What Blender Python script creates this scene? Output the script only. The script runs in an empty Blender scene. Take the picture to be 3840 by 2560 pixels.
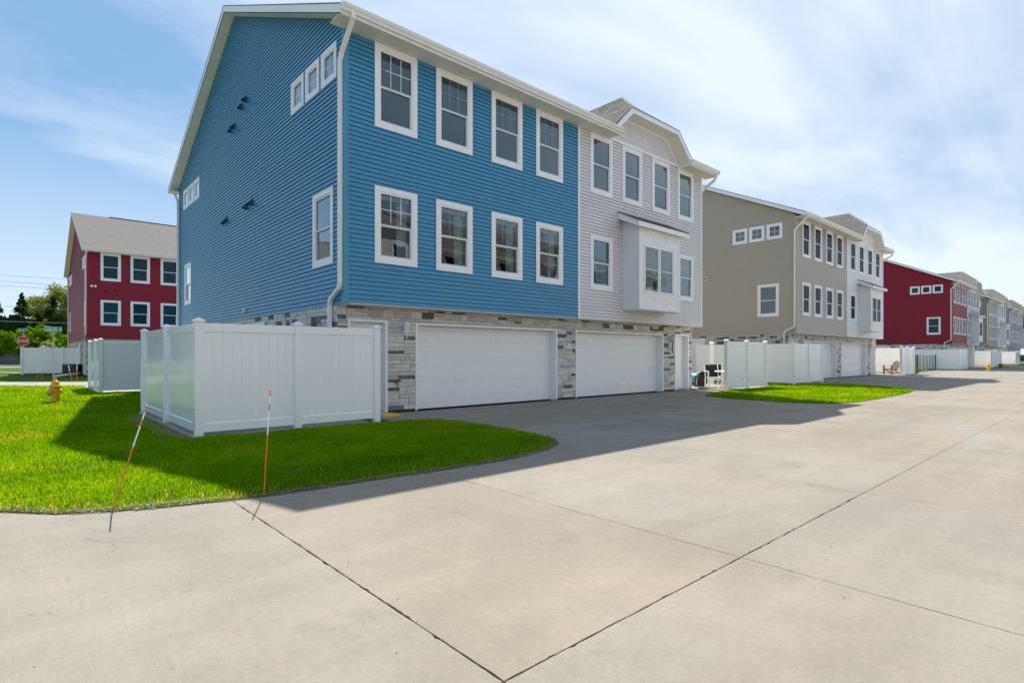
import bpy, bmesh, math, random
import numpy as np
from mathutils import Vector, Matrix

random.seed(7); rng = np.random.default_rng(7)
S = bpy.context.scene
COL = S.collection
R = math.radians

# ------------------------------------------------------------------ camera
cam_d = bpy.data.cameras.new('camera'); cam = bpy.data.objects.new('camera', cam_d); COL.objects.link(cam)
cam.location = (0, 0, 1.37); cam.rotation_euler = (R(90), 0, R(-42))
cam_d.sensor_width = 36; cam_d.lens = 2073 / 3840 * 36; cam_d.shift_y = 52 / 3840
cam_d.clip_start = 0.05; cam_d.clip_end = 3000
S.camera = cam

# ------------------------------------------------------------------ light
SUN_EL, SUN_AZ = R(52.4), R(61.6)          # azimuth measured from +X towards +Y
sd = Vector((math.cos(SUN_EL) * math.cos(SUN_AZ), math.cos(SUN_EL) * math.sin(SUN_AZ), math.sin(SUN_EL)))
sun_d = bpy.data.lights.new('sun', 'SUN'); sun_d.energy = 2.38; sun_d.angle = R(0.53); sun_d.color = (1.0, 0.94, 0.85)
sun = bpy.data.objects.new('sun', sun_d); COL.objects.link(sun)
sun.rotation_euler = sd.to_track_quat('Z', 'Y').to_euler(); sun.location = (0, 0, 40)

W = bpy.data.worlds.new('World'); S.world = W; W.use_nodes = True
wn = W.node_tree; wn.nodes.clear(); wl = wn.links


def N(t, kind, **kw):
    n = t.nodes.new(kind)
    for k, v in kw.items():
        if k.startswith('i_'):
            key = k[2:]
            n.inputs[int(key) if key.isdigit() else key.replace('_', ' ')].default_value = v
        else:
            setattr(n, k, v)
    return n


SKY_STRENGTH = 0.119
wo = N(wn, 'ShaderNodeOutputWorld'); bg = N(wn, 'ShaderNodeBackground'); bg.inputs[1].default_value = SKY_STRENGTH
sky = N(wn, 'ShaderNodeTexSky', sky_type='NISHITA', sun_disc=False, sun_elevation=SUN_EL)
sky.sun_rotation = math.pi / 2 - SUN_AZ
sky.air_density = 1.0; sky.dust_density = 0.6; sky.ozone_density = 1.6
skt = N(wn, 'ShaderNodeVectorMath', operation='MULTIPLY'); wl.new(sky.outputs[0], skt.inputs[0]); skt.inputs[1].default_value = (0.33, 0.44, 0.50)
# a veil of high haze evens the clear sky out all the way round
vb = N(wn, 'ShaderNodeMix', data_type='RGBA'); vb.inputs[0].default_value = 0.72; wl.new(skt.outputs[0], vb.inputs[6]); vb.inputs[7].default_value = (0.52, 1.10, 1.86, 1)
# thin high cloud: noise on a plane far overhead, so it keeps its perspective all over the dome
tc = N(wn, 'ShaderNodeTexCoord'); sep = N(wn, 'ShaderNodeSeparateXYZ'); wl.new(tc.outputs['Generated'], sep.inputs[0])
mz = N(wn, 'ShaderNodeMath', operation='MAXIMUM'); wl.new(sep.outputs[2], mz.inputs[0]); mz.inputs[1].default_value = 0.0
az = N(wn, 'ShaderNodeMath', operation='ADD'); wl.new(mz.outputs[0], az.inputs[0]); az.inputs[1].default_value = 0.16
dx = N(wn, 'ShaderNodeMath', operation='DIVIDE'); wl.new(sep.outputs[0], dx.inputs[0]); wl.new(az.outputs[0], dx.inputs[1])
dy = N(wn, 'ShaderNodeMath', operation='DIVIDE'); wl.new(sep.outputs[1], dy.inputs[0]); wl.new(az.outputs[0], dy.inputs[1])
cb = N(wn, 'ShaderNodeCombineXYZ'); wl.new(dx.outputs[0], cb.inputs[0]); wl.new(dy.outputs[0], cb.inputs[1])
mp = N(wn, 'ShaderNodeMapping'); wl.new(cb.outputs[0], mp.inputs[0])
mp.inputs['Rotation'].default_value = (0, 0, R(28)); mp.inputs['Scale'].default_value = (0.55, 0.95, 1); mp.inputs['Location'].default_value = (19.702, 14.398, 0)
n1 = N(wn, 'ShaderNodeTexNoise', i_Scale=1.15, i_Detail=7.0, i_Roughness=0.52, i_Distortion=0.35); wl.new(mp.outputs[0], n1.inputs['Vector'])
mp2 = N(wn, 'ShaderNodeMapping'); wl.new(cb.outputs[0], mp2.inputs[0])
mp2.inputs['Rotation'].default_value = (0, 0, R(10)); mp2.inputs['Scale'].default_value = (0.35, 1.7, 1); mp2.inputs['Location'].default_value = (-15.164, -6.692, 0)
n2 = N(wn, 'ShaderNodeTexNoise', i_Scale=1.5, i_Detail=8.0, i_Roughness=0.58, i_Distortion=0.8); wl.new(mp2.outputs[0], n2.inputs['Vector'])
ma = N(wn, 'ShaderNodeMath', operation='MULTIPLY_ADD'); wl.new(n2.outputs[0], ma.inputs[0]); ma.inputs[1].default_value = 0.40
wl.new(n1.outputs[0], ma.inputs[2])
# cloud field thickens towards +X (down the lane), as the photograph shows
rmp = N(wn, 'ShaderNodeMath', operation='MULTIPLY_ADD'); wl.new(sep.outputs[0], rmp.inputs[0]); rmp.inputs[1].default_value = 0.22
wl.new(ma.outputs[0], rmp.inputs[2])
cr = N(wn, 'ShaderNodeValToRGB'); wl.new(rmp.outputs[0], cr.inputs[0])
cr.color_ramp.elements[0].position = 0.59; cr.color_ramp.elements[0].color = (0.06, 0.06, 0.06, 1)
cr.color_ramp.elements[1].position = 1.01; cr.color_ramp.elements[1].color = (0.86, 0.86, 0.86, 1)
# soft haze near the horizon
hz = N(wn, 'ShaderNodeMapRange'); wl.new(sep.outputs[2], hz.inputs[0])
hz.inputs[1].default_value = 0.0; hz.inputs[2].default_value = 0.34; hz.inputs[3].default_value = 0.75; hz.inputs[4].default_value = 0.0
mx = N(wn, 'ShaderNodeMath', operation='MAXIMUM'); wl.new(cr.outputs[0], mx.inputs[0]); wl.new(hz.outputs[0], mx.inputs[1])
cm = N(wn, 'ShaderNodeMix', data_type='RGBA'); wl.new(mx.outputs[0], cm.inputs[0]); wl.new(vb.outputs[2], cm.inputs[6])
cm.inputs[7].default_value = (2.75, 2.95, 3.2, 1)
wl.new(cm.outputs[2], bg.inputs[0]); wl.new(bg.outputs[0], wo.inputs[0])

S.view_settings.view_transform = 'Standard'; S.view_settings.look = 'None'
S.view_settings.exposure = 1.57; S.view_settings.gamma = 1.0; S.view_settings.use_curve_mapping = False
S.render.engine = 'CYCLES'
S.cycles.max_bounces = 8; S.cycles.diffuse_bounces = 4; S.cycles.glossy_bounces = 4; S.cycles.transmission_bounces = 4
S.cycles.transparent_max_bounces = 10; S.cycles.use_denoising = True; S.cycles.sample_clamp_indirect = 6
S.cycles.caustics_reflective = False; S.cycles.caustics_refractive = False

# ------------------------------------------------------------------ materials
MATS = {}


def principled(name, color, rough=0.5, spec=0.5, metal=0.0, var=0.0, obj_var=0.0, scale=6.0, bump=0.0, bump_scale=60.0, coat=0.0, stretch=None, speck=None):
    if name in MATS: return MATS[name]
    m = bpy.data.materials.new(name); m.use_nodes = True; t = m.node_tree
    b = t.nodes['Principled BSDF']; L = t.links.new
    b.inputs['Roughness'].default_value = rough; b.inputs['Specular IOR Level'].default_value = spec
    b.inputs['Metallic'].default_value = metal; b.inputs['Coat Weight'].default_value = coat
    b.inputs['Base Color'].default_value = (*color, 1)
    tcn = N(t, 'ShaderNodeTexCoord')
    vec = tcn.outputs['Object']
    if stretch:
        mpn = N(t, 'ShaderNodeMapping'); L(vec, mpn.inputs[0]); mpn.inputs['Scale'].default_value = stretch; vec = mpn.outputs[0]
    cur = None
    if var or obj_var:
        fac = N(t, 'ShaderNodeMath', operation='ADD'); fac.inputs[0].default_value = 1.0; fac.inputs[1].default_value = 0.0
        last = None
        if var:
            nz = N(t, 'ShaderNodeTexNoise', i_Scale=scale, i_Detail=6.0, i_Roughness=0.6); L(vec, nz.inputs['Vector'])
            mr = N(t, 'ShaderNodeMapRange'); L(nz.outputs[0], mr.inputs[0])
            mr.inputs[1].default_value = 0.25; mr.inputs[2].default_value = 0.75; mr.inputs[3].default_value = -var; mr.inputs[4].default_value = var
            last = mr.outputs[0]
        if obj_var:
            oi = N(t, 'ShaderNodeObjectInfo')
            mo = N(t, 'ShaderNodeMapRange'); L(oi.outputs['Random'], mo.inputs[0]); mo.inputs[3].default_value = -obj_var; mo.inputs[4].default_value = obj_var
            if last is None: last = mo.outputs[0]
            else:
                ad = N(t, 'ShaderNodeMath', operation='ADD'); L(last, ad.inputs[0]); L(mo.outputs[0], ad.inputs[1]); last = ad.outputs[0]
        L(last, fac.inputs[1])
        vm = N(t, 'ShaderNodeVectorMath', operation='SCALE'); vm.inputs[0].default_value = color; L(fac.outputs[0], vm.inputs['Scale'])
        cur = vm.outputs[0]
    if speck:
        vo = N(t, 'ShaderNodeTexVoronoi', i_Scale=speck[0]); L(vec, vo.inputs['Vector'])
        st = N(t, 'ShaderNodeMath', operation='LESS_THAN'); L(vo.outputs['Distance'], st.inputs[0]); st.inputs[1].default_value = speck[1]
        mxs = N(t, 'ShaderNodeMix', data_type='RGBA'); L(st.outputs[0], mxs.inputs[0])
        if cur is not None: L(cur, mxs.inputs[6])
        else: mxs.inputs[6].default_value = (*color, 1)
        mxs.inputs[7].default_value = (*speck[2], 1); cur = mxs.outputs[2]
    if cur is not None: L(cur, b.inputs['Base Color'])
    if bump:
        nb = N(t, 'ShaderNodeTexNoise', i_Scale=bump_scale, i_Detail=4.0); L(vec, nb.inputs['Vector'])
        bp = N(t, 'ShaderNodeBump', i_Strength=bump, i_Distance=0.01); L(nb.outputs[0], bp.inputs['Height']); L(bp.outputs[0], b.inputs['Normal'])
    MATS[name] = m
    return m


def vinyl(name, c, rough=0.36): return principled(name, c, rough, 0.5, var=0.035, obj_var=0.035, scale=1.3, bump=0.06, bump_scale=8.0)


TRIM = principled('white_trim', (0.90, 0.89, 0.88), 0.45, 0.4, var=0.02, scale=2.0)
FENCE = principled('fence_vinyl', (0.92, 0.91, 0.90), 0.16, 0.5, var=0.015, obj_var=0.012, scale=1.5)
CREAM = principled('soffit_vinyl', (0.80, 0.77, 0.69), 0.5, 0.4, var=0.03, obj_var=0.03, scale=1.0)
GUTTER = principled('gutter_paint', (0.83, 0.81, 0.75), 0.35, 0.5, var=0.03, scale=1.5)
DOORW = principled('garage_door_paint', (0.90, 0.89, 0.88), 0.42, 0.4, var=0.02, scale=1.0)
BLUE = principled('blue_siding', (0.058, 0.268, 0.450), 0.36, 0.55, var=0.035, obj_var=0.035, scale=1.3, bump=0.06, bump_scale=8.0)
PALE = vinyl('pale_grey_siding', (0.72, 0.68, 0.68))
TAN = vinyl('taupe_siding', (0.47, 0.40, 0.315))
WHITES = vinyl('white_siding', (0.85, 0.84, 0.83))
RED = principled('dark_red_siding', (0.30, 0.018, 0.034), 0.5, 0.28, var=0.035, obj_var=0.03, scale=1.3)
TAUPE = vinyl('brown_taupe_siding', (0.33, 0.28, 0.23))
SLATE = vinyl('blue_grey_siding', (0.30, 0.31, 0.36))
GREYB = vinyl('mid_grey_siding', (0.50, 0.50, 0.52))
BROWNR = vinyl('brown_red_siding', (0.16, 0.09, 0.08))
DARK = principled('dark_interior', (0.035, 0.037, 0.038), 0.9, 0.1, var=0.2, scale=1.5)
RUBBER = principled('black_rubber', (0.02, 0.02, 0.022), 0.5, 0.4)
BLACKM = principled('black_metal', (0.025, 0.025, 0.028), 0.4, 0.5)
BLIND = principled('window_blind', (0.12, 0.31, 0.39), 0.7, 0.2, obj_var=0.32, var=0.05, scale=2.0)
BAYIN = principled('bay_blind', (0.10, 0.165, 0.175), 0.7, 0.2)
CURT = principled('curtain_cloth', (0.50, 0.52, 0.52), 0.9, 0.1, var=0.15, scale=5.0, stretch=(6, 6, 0.4))
SASHM = principled('sash_vinyl', (0.66, 0.66, 0.65), 0.4, 0.4)
GALV = principled('galvanised_steel', (0.42, 0.44, 0.46), 0.45, 0.5, metal=0.6, var=0.1)
STONE_A = principled('pale_ledge_stone', (0.66, 0.62, 0.555), 0.85, 0.2, var=0.14, obj_var=0.12, scale=9.0, bump=0.7, bump_scale=28.0)
STONE_B = principled('grey_ledge_stone', (0.53, 0.515, 0.485), 0.85, 0.2, var=0.14, obj_var=0.16, scale=9.0, bump=0.7, bump_scale=28.0)
STONE_D = principled('slate_ledge_stone', (0.17, 0.18, 0.20), 0.85, 0.2, var=0.20, obj_var=0.15, scale=9.0, bump=0.6, bump_scale=28.0)
STONE_W = principled('brown_ledge_stone', (0.185, 0.145, 0.105), 0.85, 0.2, var=0.22, obj_var=0.18, scale=9.0, bump=0.6, bump_scale=28.0)
MORTAR = principled('mortar', (0.30, 0.285, 0.26), 0.95, 0.1, var=0.1)
SHINGLE = principled('asphalt_shingle', (0.215, 0.197, 0.18), 0.95, 0.15, var=0.36, obj_var=0.2, scale=14.0, bump=0.4, bump_scale=120)
SHINGLE_DARK = principled('dark_shingle', (0.07, 0.07, 0.07), 0.95, 0.15, var=0.2, scale=40.0)
YELLOW = principled('yellow_paint', (0.88, 0.47, 0.004), 0.4, 0.5, var=0.10, scale=9.0, bump=0.15, bump_scale=30)
ORANGE = principled('orange_stake', (0.78, 0.17, 0.04), 0.5, 0.4)
SOIL = principled('bare_soil', (0.20, 0.155, 0.11), 0.95, 0.1, var=0.35, scale=14.0, bump=1.0, bump_scale=50)
JOINTM = principled('joint_filler', (0.085, 0.075, 0.055), 0.95, 0.1, var=0.3, scale=20)


def concrete(name, c, ov=0.05):
    if name in MATS: return MATS[name]
    m = bpy.data.materials.new(name); m.use_nodes = True; t = m.node_tree; L = t.links.new
    b = t.nodes['Principled BSDF']; b.inputs['Roughness'].default_value = 0.82; b.inputs['Specular IOR Level'].default_value = 0.25
    g = N(t, 'ShaderNodeNewGeometry'); oi = N(t, 'ShaderNodeObjectInfo')
    def rng_noise(scale, det, lo, hi, rough=0.6, stretch=None):
        v = g.outputs['Position']
        if stretch:
            mpn = N(t, 'ShaderNodeMapping'); L(v, mpn.inputs[0]); mpn.inputs['Scale'].default_value = stretch; v = mpn.outputs[0]
        nz = N(t, 'ShaderNodeTexNoise', i_Scale=scale, i_Detail=det, i_Roughness=rough); L(v, nz.inputs['Vector'])
        mr = N(t, 'ShaderNodeMapRange'); L(nz.outputs[0], mr.inputs[0]); mr.inputs[1].default_value = 0.3; mr.inputs[2].default_value = 0.7
        mr.inputs[3].default_value = lo; mr.inputs[4].default_value = hi
        return mr.outputs[0]
    a = rng_noise(0.42, 5, 0.87, 1.09); c2 = rng_noise(3.5, 6, 0.955, 1.04); d = rng_noise(1.0, 5, 0.92, 1.06, stretch=(0.10, 2.2, 1)); st_ = rng_noise(0.75, 7, 0.86, 1.02, 0.62); e = rng_noise(190, 2, 0.90, 1.10)
    mo = N(t, 'ShaderNodeMapRange'); L(oi.outputs['Random'], mo.inputs[0]); mo.inputs[3].default_value = 1 - ov; mo.inputs[4].default_value = 1 + ov
    cur = mo.outputs[0]
    c3 = rng_noise(27, 4, 0.93, 1.06); br_ = rng_noise(1.0, 4, 0.955, 1.04, stretch=(70.0, 2.5, 1))
    nzb = N(t, 'ShaderNodeTexNoise', i_Scale=1.15, i_Detail=9.0, i_Roughness=0.68); L(g.outputs['Position'], nzb.inputs['Vector'])
    mrb = N(t, 'ShaderNodeMapRange'); L(nzb.outputs[0], mrb.inputs[0]); mrb.inputs[1].default_value = 0.57; mrb.inputs[2].default_value = 0.70; mrb.inputs[3].default_value = 1.0; mrb.inputs[4].default_value = 0.84
    for s in (a, c2, d, st_, e, c3, br_, mrb.outputs[0]):
        mm = N(t, 'ShaderNodeMath', operation='MULTIPLY'); L(cur, mm.inputs[0]); L(s, mm.inputs[1]); cur = mm.outputs[0]
    tint = N(t, 'ShaderNodeMix', data_type='RGBA'); tn = N(t, 'ShaderNodeMath', operation='MULTIPLY_ADD', use_clamp=True); L(oi.outputs['Random'], tn.inputs[0]); tn.inputs[1].default_value = 1.1; L(rng_noise(0.25, 4, -0.35, 0.35), tn.inputs[2]); L(tn.outputs[0], tint.inputs[0])
    tint.inputs[6].default_value = (c[0] * 1.05, c[1] * 0.995, c[2] * 0.93, 1); tint.inputs[7].default_value = (c[0] * 0.95, c[1] * 0.985, c[2] * 1.03, 1)
    vm = N(t, 'ShaderNodeVectorMath', operation='SCALE'); L(tint.outputs[2], vm.inputs[0]); L(cur, vm.inputs['Scale'])
    # scattered pale and dark aggregate grains
    out = vm.outputs[0]
    for sc, th, colr in ((26, 0.055, (0.50, 0.48, 0.44)), (17, 0.045, (0.10, 0.095, 0.085)), (7, 0.020, (0.62, 0.60, 0.57))):
        vo = N(t, 'ShaderNodeTexVoronoi', i_Scale=sc); L(g.outputs['Position'], vo.inputs['Vector'])
        st = N(t, 'ShaderNodeMath', operation='LESS_THAN'); L(vo.outputs['Distance'], st.inputs[0]); st.inputs[1].default_value = th
        mxs = N(t, 'ShaderNodeMix', data_type='RGBA'); L(st.outputs[0], mxs.inputs[0]); L(out, mxs.inputs[6]); mxs.inputs[7].default_value = (*colr, 1)
        out = mxs.outputs[2]
    L(out, b.inputs['Base Color'])
    nb = N(t, 'ShaderNodeTexNoise', i_Scale=75.0, i_Detail=3.0); L(g.outputs['Position'], nb.inputs['Vector'])
    bp = N(t, 'ShaderNodeBump', i_Strength=0.12, i_Distance=0.004); L(nb.outputs[0], bp.inputs['Height']); L(bp.outputs[0], b.inputs['Normal'])
    MATS[name] = m
    return m


CONC = concrete('lane_concrete', (0.300, 0.267, 0.219))
CONC2 = concrete('walk_concrete', (0.38, 0.348, 0.29))
ASPH = concrete('road_surface', (0.18, 0.176, 0.168))


def make_glass(name, tint, boost):
    m = bpy.data.materials.new(name); m.use_nodes = True; t = m.node_tree; t.nodes.clear(); L = t.links.new
    o = N(t, 'ShaderNodeOutputMaterial'); mix = N(t, 'ShaderNodeMixShader'); tr = N(t, 'ShaderNodeBsdfTransparent'); gl = N(t, 'ShaderNodeBsdfGlossy')
    tr.inputs[0].default_value = (*tint, 1); gl.inputs['Roughness'].default_value = 0.0; gl.inputs[0].default_value = (0.93, 0.98, 1.0, 1)
    fr = N(t, 'ShaderNodeFresnel', i_IOR=1.5); mu = N(t, 'ShaderNodeMath', operation='MULTIPLY', use_clamp=True); mu.inputs[1].default_value = boost
    L(fr.outputs[0], mu.inputs[0]); L(mu.outputs[0], mix.inputs[0]); L(tr.outputs[0], mix.inputs[1]); L(gl.outputs[0], mix.inputs[2]); L(mix.outputs[0], o.inputs[0])
    # old float glass is never flat: a faint waviness bends the reflections
    tcn = N(t, 'ShaderNodeTexCoord'); nz = N(t, 'ShaderNodeTexNoise', i_Scale=2.2, i_Detail=1.0); L(tcn.outputs['Object'], nz.inputs['Vector'])
    bp = N(t, 'ShaderNodeBump', i_Strength=0.10, i_Distance=0.02); L(nz.outputs[0], bp.inputs['Height']); L(bp.outputs[0], gl.inputs['Normal'])
    return m


GLASS = make_glass('window_glass', (0.62, 0.80, 0.82), 2.6)
SCREENED = make_glass('screened_glass', (0.35, 0.40, 0.44), 0.45)


def leafmat(name, ramp, trans=0.45, through=(1.45, 1.35, 0.7)):
    m = bpy.data.materials.new(name); m.use_nodes = True; t = m.node_tree; t.nodes.clear(); L = t.links.new
    o = N(t, 'ShaderNodeOutputMaterial'); mix = N(t, 'ShaderNodeMixShader'); mix.inputs[0].default_value = trans
    df = N(t, 'ShaderNodeBsdfDiffuse'); tl = N(t, 'ShaderNodeBsdfTranslucent')
    at = N(t, 'ShaderNodeAttribute', attribute_name='tint'); cr = N(t, 'ShaderNodeValToRGB'); L(at.outputs['Fac'], cr.inputs[0])
    els = cr.color_ramp.elements
    while len(els) < len(ramp): els.new(0.5)
    for e, (p, c) in zip(els, ramp): e.position = p; e.color = (*c, 1)
    L(cr.outputs[0], df.inputs[0])
    br = N(t, 'ShaderNodeMix', data_type='RGBA', blend_type='MULTIPLY'); br.inputs[0].default_value = 1.0
    L(cr.outputs[0], br.inputs[6]); br.inputs[7].default_value = (*through, 1); L(br.outputs[2], tl.inputs[0])
    L(df.outputs[0], mix.inputs[1]); L(tl.outputs[0], mix.inputs[2]); L(mix.outputs[0], o.inputs[0])
    return m


GRASS = leafmat('grass_blades', [(0.0, (0.030, 0.120, 0.004)), (0.5, (0.070, 0.235, 0.004)), (0.9, (0.125, 0.310, 0.006)), (0.95, (0.26, 0.28, 0.09)), (1.0, (0.36, 0.34, 0.15))], 0.64, (3.7, 2.0, 0.45))
NEEDLE = leafmat('conifer_needles', [(0.0, (0.012, 0.035, 0.014)), (0.6, (0.022, 0.060, 0.022)), (1.0, (0.05, 0.10, 0.03))], 0.2)
SPRING = leafmat('spring_leaves', [(0.0, (0.10, 0.13, 0.03)), (0.6, (0.17, 0.20, 0.05)), (1.0, (0.26, 0.28, 0.10))], 0.5)
LIME = leafmat('lime_leaves', [(0.0, (0.06, 0.13, 0.008)), (0.6, (0.12, 0.22, 0.01)), (1.0, (0.20, 0.30, 0.02))], 0.5)
BLOSSOM = leafmat('blossom_leaves', [(0.0, (0.10, 0.16, 0.06)), (0.5, (0.30, 0.34, 0.20)), (1.0, (0.50, 0.50, 0.38))], 0.35)
BARK = principled('bark', (0.09, 0.075, 0.06), 0.95, 0.1, var=0.3, scale=5.0)


def lawn_base():
    m = bpy.data.materials.new('lawn_thatch'); m.use_nodes = True; t = m.node_tree; L = t.links.new; b = t.nodes['Principled BSDF']
    b.inputs['Roughness'].default_value = 0.95; b.inputs['Specular IOR Level'].default_value = 0.1
    g = N(t, 'ShaderNodeNewGeometry')
    nz = N(t, 'ShaderNodeTexNoise', i_Scale=1.6, i_Detail=8.0, i_Roughness=0.65); L(g.outputs['Position'], nz.inputs['Vector'])
    cr = N(t, 'ShaderNodeValToRGB'); L(nz.outputs[0], cr.inputs[0])
    cr.color_ramp.elements[0].position = 0.32; cr.color_ramp.elements[0].color = (0.045, 0.10, 0.008, 1)
    cr.color_ramp.elements[1].position = 0.72; cr.color_ramp.elements[1].color = (0.12, 0.19, 0.012, 1)
    L(cr.outputs[0], b.inputs['Base Color'])
    n2 = N(t, 'ShaderNodeTexNoise', i_Scale=40.0, i_Detail=6.0); L(g.outputs['Position'], n2.inputs['Vector'])
    bp = N(t, 'ShaderNodeBump', i_Strength=1.0, i_Distance=0.05); L(n2.outputs[0], bp.inputs['Height']); L(bp.outputs[0], b.inputs['Normal'])
    return m


THATCH = lawn_base()


# ------------------------------------------------------------------ mesh helpers
class MB:
    def __init__(s): s.v = []; s.f = []
    def quad(s, a, b, c, d):
        n = len(s.v); s.v += [a, b, c, d]; s.f.append((n, n + 1, n + 2, n + 3)); return s
    def poly(s, pts):
        n = len(s.v); s.v += list(pts); s.f.append(tuple(range(n, n + len(pts)))); return s
    def box(s, x0, x1, y0, y1, z0, z1):
        n = len(s.v)
        s.v += [(x0, y0, z0), (x1, y0, z0), (x1, y1, z0), (x0, y1, z0), (x0, y0, z1), (x1, y0, z1), (x1, y1, z1), (x0, y1, z1)]
        for q in ((0, 3, 2, 1), (4, 5, 6, 7), (0, 1, 5, 4), (1, 2, 6, 5), (2, 3, 7, 6), (3, 0, 4, 7)): s.f.append(tuple(n + k for k in q))
        return s
    def hexa(s, p):          # eight corners, bottom ring then top ring
        n = len(s.v); s.v += list(p)
        for q in ((0, 3, 2, 1), (4, 5, 6, 7), (0, 1, 5, 4), (1, 2, 6, 5), (2, 3, 7, 6), (3, 0, 4, 7)): s.f.append(tuple(n + k for k in q))
        return s
    def prism(s, pts, a, b, f):   # 2D outline extruded from a to b, f maps (u, v, w) to 3D
        n = len(s.v); k = len(pts)
        s.v += [f(u, v, a) for u, v in pts] + [f(u, v, b) for u, v in pts]
        s.f.append(tuple(range(n + k - 1, n - 1, -1))); s.f.append(tuple(range(n + k, n + 2 * k)))
        for i in range(k):
            j = (i + 1) % k; s.f.append((n + i, n + j, n + k + j, n + k + i))
        return s
    def tube(s, path, r, sides=8, caps=True, up=(0, 0, 1)):
        path = [Vector(p) for p in path]; rr = r if isinstance(r, (list, tuple)) else [r] * len(path)
        n0 = len(s.v)
        for i, p in enumerate(path):
            d = (path[min(i + 1, len(path) - 1)] - path[max(i - 1, 0)]).normalized()
            a = d.cross(Vector(up))
            if a.length < 1e-3: a = d.cross(Vector((1, 0, 0)))
            a.normalize(); b = a.cross(d)
            for k in range(sides):
                t = 2 * math.pi * k / sides; s.v.append(tuple(p + (a * math.cos(t) + b * math.sin(t)) * rr[i]))
        for i in range(len(path) - 1):
            for k in range(sides):
                k2 = (k + 1) % sides; a = n0 + i * sides
                s.f.append((a + k, a + k2, a + sides + k2, a + sides + k))
        if caps:
            s.f.append(tuple(n0 + k for k in range(sides))[::-1]); s.f.append(tuple(n0 + (len(path) - 1) * sides + k for k in range(sides)))
        return s
    def rect_tube(s, path, w, d):     # rectangular section, w along X, d along the other normal
        path = [Vector(p) for p in path]; n0 = len(s.v)
        for i, p in enumerate(path):
            a = path[i] - path[i - 1] if i else path[1] - path[0]; b = path[i + 1] - path[i] if i < len(path) - 1 else a
            t = (a.normalized() + b.normalized()).normalized(); x = Vector((1, 0, 0)); nn = t.cross(x)
            if nn.length < 1e-3: nn = Vector((0, 0, 1))
            nn.normalize(); k = 1 / max(0.5, math.sqrt((1 + a.normalized().dot(b.normalized())) / 2))
            for sx, sn in ((-1, -1), (1, -1), (1, 1), (-1, 1)): s.v.append(tuple(p + x * sx * w / 2 + nn * sn * d / 2 * k))
        for i in range(len(path) - 1):
            for q in range(4):
                q2 = (q + 1) % 4; a = n0 + 4 * i; s.f.append((a + q, a + q2, a + 4 + q2, a + 4 + q))
        s.f.append((n0, n0 + 1, n0 + 2, n0 + 3)); e = n0 + 4 * (len(path) - 1); s.f.append((e, e + 1, e + 2, e + 3))
        return s
    def lathe(s, prof, sides=16, c=(0, 0), ax='z'):
        n0 = len(s.v)
        for r, z in prof:
            for k in range(sides):
                t = 2 * math.pi * k / sides; x, y = r * math.cos(t), r * math.sin(t)
                if ax == 'z': s.v.append((c[0] + x, c[1] + y, z))
                elif ax == 'y': s.v.append((c[0] + x, z, c[1] + y))
                else: s.v.append((z, c[0] + x, c[1] + y))
        for i in range(len(prof) - 1):
            for k in range(sides):
                k2 = (k + 1) % sides; a = n0 + i * sides; s.f.append((a + k, a + k2, a + sides + k2, a + sides + k))
        s.f.append(tuple(n0 + k for k in range(sides))[::-1]); s.f.append(tuple(n0 + (len(prof) - 1) * sides + k for k in range(sides)))
        return s
    def mesh(s, name, mat, smooth=False, bevel=0, fix=True):
        me = bpy.data.meshes.new(name); me.from_pydata(s.v, [], s.f)
        if fix or bevel:
            bm = bmesh.new(); bm.from_mesh(me)
            if bevel: bmesh.ops.bevel(bm, geom=bm.edges[:], offset=bevel, segments=1, affect='EDGES')
            if fix: bmesh.ops.recalc_face_normals(bm, faces=bm.faces[:])
            bm.to_mesh(me); bm.free()
        if mat: me.materials.append(mat)
        if smooth:
            me.polygons.foreach_set('use_smooth', [True] * len(me.polygons))
        return me


def put(name, me, parent=None, loc=(0, 0, 0), rz=0.0):
    o = bpy.data.objects.new(name, me); COL.objects.link(o); o.location = loc; o.rotation_euler = (0, 0, rz)
    if parent: o.parent = parent
    return o


def obj(name, mb, mat, parent=None, loc=(0, 0, 0), rz=0.0, smooth=False, bevel=0, fix=True):
    return put(name, mb.mesh(name, mat, smooth, bevel, fix), parent, loc, rz)


def tag(o, label=None, cat=None, group=None, kind=None):
    if label: o['label'] = label
    if cat: o['category'] = cat
    if group: o['group'] = group
    if kind: o['kind'] = kind
    return o


def thing(name, label, cat, loc=(0, 0, 0), rz=0.0, group=None):
    o = bpy.data.objects.new(name, None); COL.objects.link(o); o.location = loc; o.rotation_euler = (0, 0, rz); o.empty_display_size = 0.3
    return tag(o, label, cat, group)


CACHE = {}


def cached(key, fn):
    if key not in CACHE: CACHE[key] = fn()
    return CACHE[key]


FRONT = lambda u, v, w: (u, -w, v)          # house front, facing -Y
GABLE = lambda u, v, w: (-w, u, v)          # house side, facing -X


# ------------------------------------------------------------------ windows
def ring(mb, w, h, t, y0, y1, inset=0.0):
    a, b = inset, inset + t
    mb.box(a, w - a, y0, y1, a, b); mb.box(a, w - a, y0, y1, h - b, h - a)
    mb.box(a, b, y0, y1, b, h - b); mb.box(w - b, w - a, y0, y1, b, h - b)


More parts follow.
